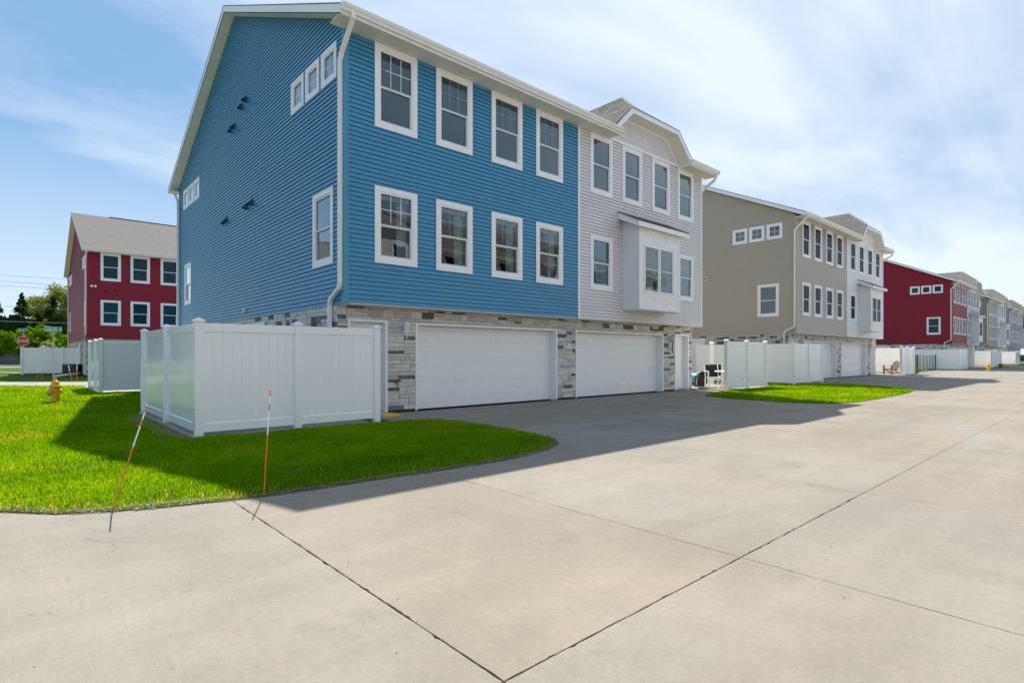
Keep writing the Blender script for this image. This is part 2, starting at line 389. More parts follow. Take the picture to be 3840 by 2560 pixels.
def window(parent, w, h, loc, rz, fill='blind', grid=None, split=True, detail=2, casing=0.115, chan=None, name='window', open_sash=0.0, trim=TRIM, glass=None):
    """casing is the part, everything in it a sub-part; local origin at the casing's lower left corner, outside is -Y"""
    def mk_case():
        mb = MB(); ring(mb, w, h, casing, -0.034, 0.012)
        ring(mb, w - 0.0, h - 0.0, 0.042, -0.021, 0.03, inset=casing + 0.0005)
        return mb.mesh(name, trim)
    win = put(name, cached(('case', w, h, casing, trim.name), mk_case), parent, loc, rz)
    if chan is not None:
        mb = MB(); e = 0.016
        mb.box(-e, 0, -0.020, 0.01, -e, h + e); mb.box(w, w + e, -0.020, 0.01, -e, h + e); mb.box(0, w, -0.020, 0.01, -e, 0); mb.box(0, w, -0.020, 0.01, h, h + e)
        put('channel', cached(('chan', w, h, chan.name), lambda: mb.mesh('channel', chan)), win)
    a = casing + 0.042; gw0, gw1, gh0, gh1 = a, w - a, a, h - a
    mid = (gh0 + gh1) / 2
    glass = glass or GLASS; wr = random.Random(hash((round(loc[0], 2), round(loc[2], 2))) & 0xffff)
    def tilt(o): o.rotation_euler = (R(wr.uniform(-0.35, 0.35)), 0, R(wr.uniform(-0.35, 0.35))); return o
    def pane(z0, z1, y): return MB().quad((gw0, y, z0), (gw1, y, z0), (gw1, y, z1), (gw0, y, z1)).mesh('pane', glass, fix=False)
    if split:
        tilt(put('pane', cached(('pu', w, h, casing, glass.name), lambda: pane(mid, gh1, 0.004)), win))
        tilt(put('pane', cached(('pl', w, h, casing, glass.name), lambda: pane(gh0, mid, 0.026)), win))
        put('sash', cached(('rail', w, h, casing), lambda: MB().box(gw0, gw1, -0.006, 0.022, mid - 0.03, mid + 0.025).box(gw0, gw1, 0.008, 0.034, gh0, gh0 + 0.035).box(gw1 - 0.028, gw1, 0.004, 0.04, gh0 + 0.035, mid - 0.03).mesh('sash', SASHM)), win)
    else:
        tilt(put('pane', cached(('pf', w, h, casing, glass.name), lambda: pane(gh0, gh1, 0.006)), win))
    if grid and detail >= 1:
        nx, nz, z0, z1 = grid[0], grid[1], (mid + 0.025 if split else gh0), gh1
        def mk_grid():
            mb = MB()
            for i in range(1, nx):
                x = gw0 + (gw1 - gw0) * i / nx; mb.box(x - 0.008, x + 0.008, 0.007, 0.013, z0, z1)
            for j in range(1, nz):
                z = z0 + (z1 - z0) * j / nz; mb.box(gw0, gw1, 0.0075, 0.0125, z - 0.008, z + 0.008)
            return mb.mesh('muntin', TRIM)
        put('muntin', cached(('grid', w, h, grid), mk_grid), win)
    # what stands behind the glass
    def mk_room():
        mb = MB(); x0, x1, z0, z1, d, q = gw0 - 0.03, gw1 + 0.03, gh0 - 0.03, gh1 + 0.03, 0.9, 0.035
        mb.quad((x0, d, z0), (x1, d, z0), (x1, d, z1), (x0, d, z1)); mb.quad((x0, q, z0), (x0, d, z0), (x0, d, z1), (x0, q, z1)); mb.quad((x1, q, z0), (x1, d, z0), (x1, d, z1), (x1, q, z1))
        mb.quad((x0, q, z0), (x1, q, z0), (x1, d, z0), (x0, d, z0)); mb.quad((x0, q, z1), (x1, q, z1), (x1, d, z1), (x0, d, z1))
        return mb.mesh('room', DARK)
    put('room', cached(('room', w, h, casing), mk_room), win)
    if fill == 'blind':
        def mk_blind():
            mb = MB(); n = max(4, int((gh1 - gh0) / 0.026)); st = (gh1 - gh0) / n
            for i in range(n):
                z = gh0 + i * st; mb.quad((gw0 + 0.01, 0.050, z), (gw1 - 0.01, 0.050, z), (gw1 - 0.01, 0.064, z + st * 1.02), (gw0 + 0.01, 0.064, z + st * 1.02))
            return mb.mesh('blind', BLIND)
        put('blind', cached(('blind', w, h, casing), mk_blind), win)
    elif fill == 'shade':
        put('blind', cached(('shade', w, h, casing), lambda: MB().box(gw0 + 0.01, gw1 - 0.01, 0.055, 0.06, gh0, gh1 - 0.01).mesh('blind', BLIND)), win)
    elif fill == 'curtain':
        def mk_curt():
            mb = MB(); n = 7
            for side in (1,):
                for i in range(n):
                    x0 = gw1 - 0.30 + 0.30 * i / n; x1 = gw1 - 0.30 + 0.30 * (i + 1) / n; yy = 0.16 + 0.02 * (i % 2); y2 = 0.16 + 0.02 * ((i + 1) % 2)
                    mb.quad((x0, yy, gh0), (x1, y2, gh0), (x1, y2, gh1), (x0, yy, gh1))
            mb.box(gw0 + 0.01, gw1 - 0.01, 0.06, 0.10, gh1 - 0.11, gh1 - 0.005)
            return mb.mesh('curtain', CURT)
        put('curtain', cached(('curt', w, h, casing), mk_curt), win)
    return win


# ------------------------------------------------------------------ siding
def courses(v0, v1, ulo, uhi, holes, pitch=0.1016):
    """lapped courses in face coordinates -> list of (segments, va, vb); a segment carries its ends at bottom and top"""
    out = []
    n = int(math.ceil((v1 - v0) / pitch - 1e-6))
    for i in range(n):
        va = v0 + i * pitch; vb = min(va + pitch, v1)
        a0, b0, a1, b1 = ulo(va), uhi(va), ulo(vb), uhi(vb)
        if b0 - a0 < 0.08: continue
        if b1 < a1: a1 = b1 = (a1 + b1) / 2
        cuts = sorted((h[0], h[1]) for h in holes if h[2] < (va + vb) / 2 < h[3] and h[0] > a0 and h[1] < b0)
        segs = []; s0, s1 = a0, a1
        for c, d in cuts:
            if c > s0 + 0.01: segs.append((s0, c, s1, c))
            s0 = s1 = d
        segs.append((s0, b0, s1, b1))
        out += [(g, va, vb) for g in segs]
    return out


def course_mb(mb, c, F, rnd, seam):
    """one lapped board; where two lengths of vinyl overlap the face steps by about a millimetre"""
    (p, q, p2, q2), va, vb = c
    cols = [(p, p2, 0)]
    if seam and q - p > 0.5:
        x = p + rnd.uniform(0.3, 3.6); k = 0
        while x < min(q, q2) - 0.2:
            if x > max(p, p2) + 0.1: cols += [(x, x, k), (x + 0.003, x + 0.003, 1 - k)]; k = 1 - k
            x += 3.66
    cols.append((q, q2, cols[-1][2])); n = len(mb.v)
    for (a, b, k) in cols:
        e = 0.0022 * k; mb.v += [F(a, va + 0.008, -0.014), F(a, va, 0.023 + e), F(b, vb - 0.019, 0.0085 + e), F(b, vb - 0.011, -0.013)]
    for i in range(len(cols) - 1):
        a, b = n + 4 * i, n + 4 * i + 4; mb.f += [(a, b, b + 1, a + 1), (a + 1, b + 1, b + 2, a + 2), (a + 2, b + 2, b + 3, a + 3)]


def screen_size(P):
    t = P[0] * 0.669 + P[1] * 0.743; return 1 / max(t, 0.5) ** 2


def siding(parent, jobs, singles):
    """jobs: (F, material, v0, v1, ulo, uhi, holes). The `singles` boards that show largest are parts, the rest one joined part"""
    rnd = random.Random(21); allc = []
    for (F, mat, v0, v1, ulo, uhi, holes) in jobs:
        for c in courses(v0, v1, ulo, uhi, holes):
            (p, q, p2, q2), va, vb = c; mid = Vector(F((p + q) / 2, va, 0)) + parent.location
            fore = 0.75 if F is FRONT else 0.42
            allc.append(((q - p) * fore * screen_size(mid), c, F, mat))
    allc.sort(key=lambda t: -t[0]); rest = MB(); mats = []; idx = []
    for i, (_, c, F, mat) in enumerate(allc):
        if i < singles:
            mb = MB(); course_mb(mb, c, F, rnd, True); obj('siding_board', mb, mat, parent, fix=False)
        else:
            if mat not in mats: mats.append(mat)
            n0 = len(rest.f); course_mb(rest, c, F, rnd, False); idx += [mats.index(mat)] * (len(rest.f) - n0)
    if rest.f:
        me = rest.mesh('siding', None, fix=False)
        for m in mats: me.materials.append(m)
        me.polygons.foreach_set('material_index', idx); o = put('siding', me, parent); o['kind'] = 'stuff'


def holed_wall(mb, F, w, v0, v1, u0, u1, holes, thick=0.0):
    us = sorted({u0, u1, *[h[0] for h in holes], *[h[1] for h in holes]}); vs = sorted({v0, v1, *[h[2] for h in holes], *[h[3] for h in holes]})
    us = [u for u in us if u0 <= u <= u1]; vs = [v for v in vs if v0 <= v <= v1]
    for a, b in zip(us, us[1:]):
        for c, d in zip(vs, vs[1:]):
            m, k = (a + b) / 2, (c + d) / 2
            if any(h[0] < m < h[1] and h[2] < k < h[3] for h in holes): continue
            mb.quad(F(a, c, w), F(b, c, w), F(b, d, w), F(a, d, w))


# ------------------------------------------------------------------ ledge stone
def stones(parent, F, spans, v0, v1, seed, singles, w_back=-0.03):
    """spans(v) gives the clear (u0, u1) runs at height v; the first `singles` go in as parts, the rest joined"""
    rnd = random.Random(seed); made = 0; rest = MB(); v = v0
    todo = []
    while v < v1 - 0.03:
        h = rnd.choice([0.065, 0.085, 0.085, 0.105, 0.105, 0.13, 0.16]); h = min(h, v1 - v)
        if v1 - (v + h) < 0.04: h = v1 - v
        for (a, b) in spans(v + h / 2):
            u = a
            while u < b - 0.02:
                L = rnd.uniform(0.16, 0.52) * (1.25 if h < 0.09 else 0.95); L = min(L, b - u)
                if b - (u + L) < 0.09: L = b - u
                if h > 0.12 and rnd.random() < 0.55:
                    q = h * rnd.uniform(0.4, 0.6); todo.append((u, u + L, v, v + q)); todo.append((u, u + L, v + q, v + h))
                else: todo.append((u, u + L, v, v + h))
                u += L
        v += h
    def seen(t):
        q = Vector(F((t[0] + t[1]) / 2, (t[2] + t[3]) / 2, 0)) + parent.location; hid = 0.02 if (F is not None and q.x < 6.6 and q.z < 1.85) else 1
        return -(t[1] - t[0]) * (t[3] - t[2]) * screen_size(q) * hid
    todo.sort(key=seen); mats = [STONE_A, STONE_B, STONE_D, STONE_W]; idx = []
    for (a, b, c, d) in todo:
        g = 0.0012; p = rnd.uniform(0.0, 0.016); j = lambda: rnd.uniform(-0.004, 0.004)
        pts = []
        for (w, k) in ((w_back, 0), (p, 1)):
            e = g + (0.003 if k else 0)
            pts.append([F(a + e + j() * k, c + e + j() * k, w + j() * k), F(b - e + j() * k, c + e + j() * k, w + j() * k), F(b - e + j() * k, d - e + j() * k, w + j() * k), F(a + e + j() * k, d - e + j() * k, w + j() * k)])
        r = rnd.random(); small = (b - a) < 0.50 and (d - c) > 0.05
        m = STONE_D if (r < 0.06 and small) else STONE_W if (r < 0.16 and small) else STONE_B if r < 0.42 else STONE_A
        mb = MB() if made < singles else rest
        n = len(mb.v); mb.v += pts[0] + pts[1]
        for q in ((4, 5, 6, 7), (0, 1, 5, 4), (1, 2, 6, 5), (2, 3, 7, 6), (3, 0, 4, 7)): mb.f.append(tuple(n + k for k in q))
        if made < singles: obj('stone', mb, m, parent); made += 1
        else: idx += [mats.index(m)] * 5
    if rest.v:
        me = rest.mesh('stonework', None)
        for m in mats: me.materials.append(m)
        me.polygons.foreach_set('material_index', idx); o = put('stonework', me, parent); o['kind'] = 'stuff'
    return made


# ------------------------------------------------------------------ garage and entry doors
def garage_door(parent, x0, x1, h, y, detail):
    w = x1 - x0
    d = put('garage_door', cached(('gd', round(w, 2), h), lambda: (lambda mb: [mb.box(0, w, 0, 0.05, k * h / 4 + 0.002, (k + 1) * h / 4 - 0.002) for k in range(4)] and mb.box(0, w, 0.012, 0.06, 0, h).mesh('garage_door', DOORW))(MB())), parent, (x0, y, 0.015))
    def mk_panel(pw, ph):
        mb = MB(); b = 0.035
        o4 = [(0, 0, 0), (pw, 0, 0), (pw, 0, ph), (0, 0, ph)]
        def rng_(i, yy): return [(i, yy, i), (pw - i, yy, i), (pw - i, yy, ph - i), (i, yy, ph - i)]
        rings = [rng_(0, 0.001), rng_(0.006, -0.006), rng_(0.022, -0.002), rng_(0.05, -0.008)]
        n = 0
        for r in rings: mb.v += r
        for k in range(3):
            for q in range(4):
                q2 = (q + 1) % 4; mb.f.append((4 * k + q, 4 * k + q2, 4 * k + 4 + q2, 4 * k + 4 + q))
        mb.f.append((12, 13, 14, 15)); return mb.mesh('panel', DOORW)
    n = 8; cw = w / n
    if detail >= 1:
        pw, ph = cw * 0.74, h / 4 * 0.52
        me = cached(('gpanel', round(pw, 2)), lambda: mk_panel(pw, ph))
        for k in range(4):
            for i in range(n): put('panel', me, d, (cw * (i + 0.13), 0, h / 4 * (k + 0.24)))
    return d


def frame_u(parent, name, x0, x1, top, w, y0, y1, mat=TRIM, base=0.0):
    mb = MB(); mb.box(x0 - w, x0, y0, y1, base, top + w); mb.box(x1, x1 + w, y0, y1, base, top + w); mb.box(x0, x1, y0, y1, top, top + w)
    return obj(name, mb, mat, parent)


def entry_door(parent, x0, x1, top, y, base=0.06):
    w = x1 - x0; h = top - base
    d = obj('entry_door', MB().box(0, w, 0, 0.045, 0, h), DOORW, parent, (x0, y, base))
    for (a, b) in ((0.10, 0.46), (0.54, 0.92)):
        for (p, q) in ((0.12, 0.46), (0.54, 0.88)):
            obj('panel', MB().box(w * p, w * q, -0.009, 0.001, h * a, h * b), DOORW, d, bevel=0.004)
    obj('handle', MB().tube([(0.09, 0, h * 0.47), (0.09, -0.05, h * 0.47), (0.18, -0.055, h * 0.47)], 0.011, 6), BLACKM, d)
    return d


def lantern(parent, x, y, z, mat, glassm):
    d = obj('wall_lantern', MB().lathe([(0.055, 0), (0.055, -0.015), (0.03, -0.03), (0.012, -0.05)], 12, (0, 0), 'y'), mat, parent, (x, y, z))
    obj('arm', MB().tube([(0, -0.03, 0), (0, -0.09, -0.06), (0, -0.13, -0.10), (0, -0.13, -0.02)], 0.008, 6).tube([(0, -0.13, -0.17), (0, -0.13, -0.02)], [0.006, 0.014], 6), mat, d)
    mb = MB(); c = (0, -0.13); p = [(0.045, 0.0), (0.075, 0.17)]
    mb.lathe(p, 6, c); obj('lamp_glass', mb, glassm, d)
    mb = MB(); mb.lathe([(0.082, 0.17), (0.085, 0.18), (0.03, 0.225), (0.012, 0.25), (0.018, 0.265), (0.0, 0.28)], 6, c)
    for k in range(6):
        t = math.pi / 3 * k; mb.tube([(0.047 * math.cos(t), -0.13 + 0.047 * math.sin(t), 0), (0.078 * math.cos(t), -0.13 + 0.078 * math.sin(t), 0.17)], 0.006, 4)
    mb.lathe([(0.03, -0.02), (0.052, 0.0)], 6, c); obj('cage', mb, mat, d)
    return d


FROST = principled('frosted_lamp_glass', (0.78, 0.79, 0.78), 0.25, 0.5)


def hooded_vent(parent, y, z, mat, s=1.0):
    v = obj('dryer_vent', MB().box(-0.012, 0, -0.10 * s, 0.10 * s, -0.10 * s, 0.10 * s), mat, parent, (0.0 - 0.012, y, z))
    h = MB(); a, b = 0.075 * s, 0.085 * s
    h.poly([(-0.012, -a, b), (-0.012, a, b), (-0.13 * s, a, -b * 0.55), (-0.13 * s, -a, -b * 0.55)])
    h.poly([(-0.012, -a, b), (-0.13 * s, -a, -b * 0.55), (-0.115 * s, -a, -b), (-0.012, -a, -b)])
    h.poly([(-0.012, a, b), (-0.13 * s, a, -b * 0.55), (-0.115 * s, a, -b), (-0.012, a, -b)])
    obj('hood', h, mat, v, fix=False)
    return v


# ------------------------------------------------------------------ the two-unit house
WX, DY, DIV = 15.0, 16.0, 7.59
EAVE_Y, EAVE_Z, SLOPE = -0.5, 8.6, 0.4624
RZ = EAVE_Z + SLOPE * 8.5
FWIN = [(0.71, 1.11), (2.36, 1.12), (4.12, 1.12), (5.78, 1.12)]
FWIN2 = [(8.18, 1.11), (9.84, 1.11), (11.57, 1.12), (13.24, 1.11)]


def roof_z(y): return EAVE_Z + SLOPE * (min(y, 16 - y) + 0.5)


def duplex(name, label, X, Y, matA, matB, detail, shift=0.0, rz=0.0, grid=None, lower='curtain', upper='blind', gable_windows=True, z=0.0):
    H = thing(name, label, 'house', (X, Y, z), rz, None)
    big = detail >= 2; full = detail >= 1
    fwin = [(u, 6.51, w, 1.89) for u, w in FWIN + FWIN2] + [(u, 3.455, w, 1.735) for u, w in FWIN] + [(8.18, 3.455, 1.11, 1.735), (13.27, 3.455, 1.08, 1.735)]
    gwin = [(0.34 + shift, 7.50, 0.82, 0.81, 1), (1.27 + shift, 7.50, 0.82, 0.81, 1), (2.20 + shift, 7.50, 0.82, 0.81, 1), (0.52 + shift, 3.42, 1.12, 1.72, 0),
            (12.48, 7.43, 0.82, 0.80, 1), (13.40, 7.43, 0.82, 0.80, 1), (14.32, 7.43, 0.82, 0.80, 1), (13.8, 3.45, 1.12, 1.66, 0)]
    m = 0.07
    fh = [(u + m, u + w - m, v + m, v + h - m) for u, v, w, h in fwin]; gh = [(u + m, u + w - m, v + m, v + h - m) for u, v, w, h, _ in gwin]
    BAY0, BAY1, BYF = 9.86, 12.34, 0.66
    # core walls (sheathing behind the cladding)
    core = MB(); holed_wall(core, FRONT, -0.016, 2.535, 8.43, 0.0, DIV + 0.04, fh)
    coreB = MB(); holed_wall(coreB, FRONT, -0.016, 2.535, 8.43, DIV + 0.04, WX, fh); obj('wall', coreB, matB, H, fix=False)
    obj('wall', core, matA, H, fix=False)
    obj('rear_wall', MB().quad((0.0, DY, 0), (WX, DY, 0), (WX, DY, 8.5), (0, DY, 8.5)), matA, H, fix=False)
    obj('overhang_floor', MB().quad((0.016, 0.016, 2.53), (WX, 0.016, 2.53), (WX, 0.46, 2.53), (0.016, 0.46, 2.53)), CREAM, H, fix=False)
    gw = MB(); holed_wall(gw, GABLE, -0.016, 2.50, 8.35, 0.02, DY, gh)
    gw.poly([(0.016, 0.02, 8.35), (0.016, DY, 8.35), (0.016, DY, roof_z(DY) - 0.25), (0.016, 8, RZ - 0.25), (0.016, 0.02, roof_z(0) - 0.25)])
    obj('gable_wall', gw, matA, H, fix=False)
    g2 = MB(); g2.poly([(WX, 0.0, 2.53), (WX, DY, 2.53), (WX, DY, roof_z(DY) - 0.25), (WX, 8, RZ - 0.25), (WX, 0, roof_z(0) - 0.25)])
    g2.quad((WX, 0.46, 0), (WX, DY, 0), (WX, DY, 2.53), (WX, 0.46, 2.53)); obj('gable_wall', g2, matB, H, fix=False)
    # lapped siding
    lo = lambda v: max(0.06, (v + 0.22 - EAVE_Z) / SLOPE - 0.5); hi = lambda v: 16 - max(0.06, (v + 0.22 - EAVE_Z) / SLOPE - 0.5)
    siding(H, [(FRONT, matA, 2.52, 8.43, lambda v: 0.09, lambda v: DIV, fh), (FRONT, matB, 2.52, 8.43, lambda v: DIV + 0.085, lambda v: WX - 0.07, fh + [(BAY0 + 0.02, BAY1 - 0.02, 2.98, 5.85)]),
               (GABLE, matA, 2.48, RZ - 0.23, lo, hi, gh)], 300 if big else 0)
    # corner boards and the strip between the two units
    obj('corner_board', MB().box(-0.029, 0.09, -0.031, 0.0, 2.50, 8.43).box(-0.029, 0.0, 0.0, 0.06, 2.46, 8.43), matA, H)
    obj('corner_board', MB().box(-0.029, 0.0, 15.93, 16.01, 2.46, 8.43), matA, H)
    obj('corner_board', MB().box(DIV, DIV + 0.085, -0.031, 0.0, 2.50, 8.43), TRIM, H)
    obj('corner_board', MB().box(WX - 0.07, WX + 0.02, -0.031, 0.0, 2.50, 8.43).box(WX, WX + 0.02, 0.0, 0.08, 2.50, 8.43), TRIM if matB is not matA else matB, H)
    obj('starter_trim', MB().box(0.0, WX, -0.005, 0.42, 2.495, 2.518), CREAM, H)
    # windows
    for i, (u, v, w, h) in enumerate(fwin):
        A = u < DIV
        fl = upper if v > 6 else (lower if A else ('shade' if big else upper))
        window(H, w, h, (u, 0, v), 0, fl if detail else 'shade', grid=(grid if A else None), detail=detail, chan=(matA if A else matB) if full else None, glass=None if big else SCREENED)
    for (u, v, w, h, sm) in gwin:
        if not gable_windows and u > 6: continue
        window(H, w, h, (0, u + w, v), R(-90), 'shade' if (full or not sm) else 'shade', grid=(2, 2) if sm else None, split=not sm, detail=detail, chan=matA if full else None, glass=GLASS if full else SCREENED)
    # ---- roof
    sl = 0.20
    pts = [(EAVE_Y, EAVE_Z), (8, RZ), (16.5, EAVE_Z), (16.5, EAVE_Z - 0.02), (8, RZ - 0.025), (EAVE_Y, EAVE_Z - 0.02)]
    mb = MB()
    def slope(a, b, x0, x1): mb.hexa([(x0, a[0], a[1] - 0.02), (x1, a[0], a[1] - 0.02), (x1, b[0], b[1] - 0.02), (x0, b[0], b[1] - 0.02), (x0, a[0], a[1]), (x1, a[0], a[1]), (x1, b[0], b[1]), (x0, b[0], b[1])])
    e0, e1, rg = (EAVE_Y - 0.03, EAVE_Z - SLOPE * 0.03 + 0.012), (0.08, EAVE_Z + SLOPE * 0.58 + 0.012), (8, RZ + 0.012)
    NX0, NX1 = 8.96, 13.24            # the gable front takes the eave away here
    slope(e1, rg, -0.335, WX + 0.335); slope(e0, e1, -0.335, NX0); slope(e0, e1, NX1, WX + 0.335); slope(rg, (16.53, EAVE_Z - SLOPE * 0.03 + 0.012), -0.335, WX + 0.335)
    roof = obj('roof', mb, SHINGLE, H)
    if not big:     # courses of shingles as shallow steps where the roof is in view
        st = MB(); n = 40
        for k in range(n):
            y0 = EAVE_Y + 8.5 * k / n; y1 = EAVE_Y + 8.5 * (k + 1) / n
            for xa, xb in ([(-0.335, NX0), (NX1, WX + 0.335)] if y0 < 0.1 else [(-0.335, WX + 0.335)]):
                st.quad((xa, y0, roof_z(y0) + 0.026), (xb, y0, roof_z(y0) + 0.026), (xb, y1, roof_z(y1) + 0.016), (xa, y1, roof_z(y1) + 0.016))
                st.quad((xa, y0, roof_z(y0) + 0.012), (xb, y0, roof_z(y0) + 0.012), (xb, y0, roof_z(y0) + 0.026), (xa, y0, roof_z(y0) + 0.026))
        o = obj('shingles', st, SHINGLE, roof, fix=False); o['kind'] = 'stuff'
    obj('ridge_vent', MB().hexa([(2, 7.86, RZ - 0.05), (13, 7.86, RZ - 0.05), (13, 8.14, RZ - 0.05), (2, 8.14, RZ - 0.05), (2, 7.92, RZ + 0.06), (13, 7.92, RZ + 0.06), (13, 8.08, RZ + 0.06), (2, 8.08, RZ + 0.06)]), SHINGLE_DARK, roof)
    for sx in (-1, 1):          # rake fascia and sloped soffit at both gables
        x = -0.325 if sx < 0 else WX + 0.325; xi = 0.0 if sx < 0 else WX
        mb = MB()
        for (ya, yb) in ((EAVE_Y, 8.0), (16.5, 8.0)):
            za, zb = EAVE_Z - 0.012, RZ - 0.012; q = sl
            a, b = sorted((x, x + sx * -0.03))
            mb.hexa([(a, ya, za - q), (b, ya, za - q), (b, yb, zb - q), (a, yb, zb - q), (a, ya, za), (b, ya, za), (b, yb, zb), (a, yb, zb)])
        obj('rake_fascia', mb, TRIM, H)
        a, b = sorted((x, xi)); n = 24 if (full and sx < 0) else 1
        for (ya, yb) in ((EAVE_Y, 8.0), (16.5, 8.0)):
            if n == 1 or ya > 8 and not big:
                za, zb = EAVE_Z - 0.212, RZ - 0.212
                obj('soffit', MB().hexa([(a, ya, za), (b, ya, za), (b, yb, zb), (a, yb, zb), (a, ya, za + 0.02), (b, ya, za + 0.02), (b, yb, zb + 0.02), (a, yb, zb + 0.02)]), CREAM, H)
            else:
                st = (yb - ya) / n
                for k in range(n):
                    y0, y1 = ya + st * k, ya + st * (k + 1) - 0.012 * (1 if st > 0 else -1)
                    z0, z1 = roof_z(y0) - 0.212, roof_z(y1) - 0.212
                    obj('soffit_panel', MB().hexa([(a, y0, z0), (b, y0, z0), (b, y1, z1), (a, y1, z1), (a, y0, z0 + 0.02), (b, y0, z0 + 0.02), (b, y1, z1 + 0.02), (a, y1, z1 + 0.02)]), CREAM, H)
    # front eave: soffit panels, fascia, gutters either side of the clipped gable
    runs = [(-0.325, 9.10), (13.30, WX + 0.325)]
    for (a, b) in runs:
        if full:
            n = int(round((b - a) / 0.305)); st = (b - a) / n
            me = cached(('eavesof', round(st, 4)), lambda: MB().box(0, st - 0.008, EAVE_Y, 0.0, 8.405, 8.420).box(st * 0.33, st * 0.33 + 0.012, EAVE_Y, 0, 8.400, 8.4045).box(st * 0.66, st * 0.66 + 0.012, EAVE_Y, 0, 8.400, 8.4045).mesh('soffit_panel', CREAM))
            for k in range(n): put('soffit_panel', me, H, (a + st * k, 0, 0))
        else: obj('soffit', MB().box(a, b, EAVE_Y, 0, 8.405, 8.42), CREAM, H)
        obj('fascia', MB().box(a, b, EAVE_Y - 0.018, EAVE_Y, 8.40, 8.575), TRIM, H)
        prof = [(EAVE_Y - 0.02, 8.455), (EAVE_Y - 0.085, 8.455), (EAVE_Y - 0.095, 8.50), (EAVE_Y - 0.125, 8.535), (EAVE_Y - 0.135, 8.575), (EAVE_Y - 0.135, 8.60), (EAVE_Y - 0.115, 8.60), (EAVE_Y - 0.11, 8.585), (EAVE_Y - 0.02, 8.58)]
        obj('gutter', MB().prism(prof, a - 0.01, b + 0.012, lambda u, v, w: (w, u, v)), GUTTER, H)
    obj('fascia', MB().box(-0.325, WX + 0.325, 16.5, 16.52, 8.40, 8.575), TRIM, H)
    obj('soffit', MB().box(-0.325, WX + 0.325, 16.0, 16.5, 8.405, 8.42), CREAM, H)
    obj('gutter', MB().prism([(16.52, 8.455), (16.60, 8.455), (16.65, 8.60), (16.52, 8.58)], -0.33, WX + 0.33, lambda u, v, w: (w, u, v)), GUTTER, H)
    # downspouts
    xg = -0.075
    p = [(xg, -0.56, 8.47), (xg, -0.56, 8.36), (xg, -0.02, 7.86), (xg, 0.055, 7.72), (xg, 0.055, 2.93), (xg, 0.10, 2.82), (xg, 0.52, 2.62), (xg, 0.58, 2.50), (xg, 0.58, 0.10)]
    ds = obj('downspout', MB().rect_tube(p, 0.085, 0.075), GUTTER, H)
    for zz in (7.2, 5.6, 3.4): obj('strap', MB().box(xg - 0.046, xg + 0.075, 0.015, 0.098, zz, zz + 0.03), GUTTER, ds)
    p = [(xg, 16.5, 8.47), (xg, 16.5, 8.36), (xg, 16.02, 8.0), (xg, 15.94, 7.86), (xg, 15.94, 2.7), (xg, 15.94, 0.1)]
    obj('downspout', MB().rect_tube(p, 0.085, 0.075), GUTTER, H)
    xr = WX + 0.10
    p = [(xr, -0.57, 8.47), (xr, -0.57, 8.32), (xr, -0.50, 8.22), (xr, -0.08, 7.98), (xr, 0.12, 7.84), (xr, 0.12, 7.6), (xr, 0.12, 2.8), (xr, 0.60, 2.55), (xr, 0.60, 0.1)]
    obj('downspout', MB().rect_tube(p, 0.085, 0.075), GUTTER, H)
    # ---- clipped gable over the right unit
    C0, hb, ht, ze, zt, dr = 11.1, 2.35, 1.42, 8.60, 9.45, 10.72
    f = EAVE_Y; yr = (dr - ze) / SLOPE - 0.5; yh = 1.05
    P = lambda x, y, zz: (x, y, zz)
    gr = MB()
    L = [P(C0 - hb - 0.03, f - 0.03, ze - 0.02), P(C0 - ht, f - 0.03, zt + 0.012), P(C0, yh, dr + 0.012), P(C0, yr, dr + 0.012)]
    Rr = [P(C0 + hb + 0.03, f - 0.03, ze - 0.02), P(C0 + ht, f - 0.03, zt + 0.012), P(C0, yh, dr + 0.012), P(C0, yr, dr + 0.012)]
    for q in (L, Rr):
        gr.poly(q); gr.poly([(a, b, c - 0.025) for a, b, c in q])
    hp = [P(C0 - ht, f - 0.03, zt + 0.012), P(C0 + ht, f - 0.03, zt + 0.012), P(C0, yh, dr + 0.012)]
    gr.poly(hp); gr.poly([(a, b, c - 0.025) for a, b, c in hp])
    dorm = obj('dormer_roof', gr, SHINGLE, H, fix=False)
    # shingle tabs on the visible left slope
    e1 = Vector((C0 - hb, f, ze)); e2 = Vector((C0 - ht, f, zt)); up = (e2 - e1); slope_len = (Vector((C0, 0, dr)) - Vector((C0 - hb, 0, ze))).length
    ud = Vector((hb, 0, dr - ze)).normalized(); nrm = Vector((-ud.z, 0, ud.x)); rows = 20 if big else 14
    rl = slope_len / rows; tabs = MB(); rnd = random.Random(5); count = 0
    hipl = (Vector((C0 - ht, 0, zt)) - Vector((C0 - hb, 0, ze))).length
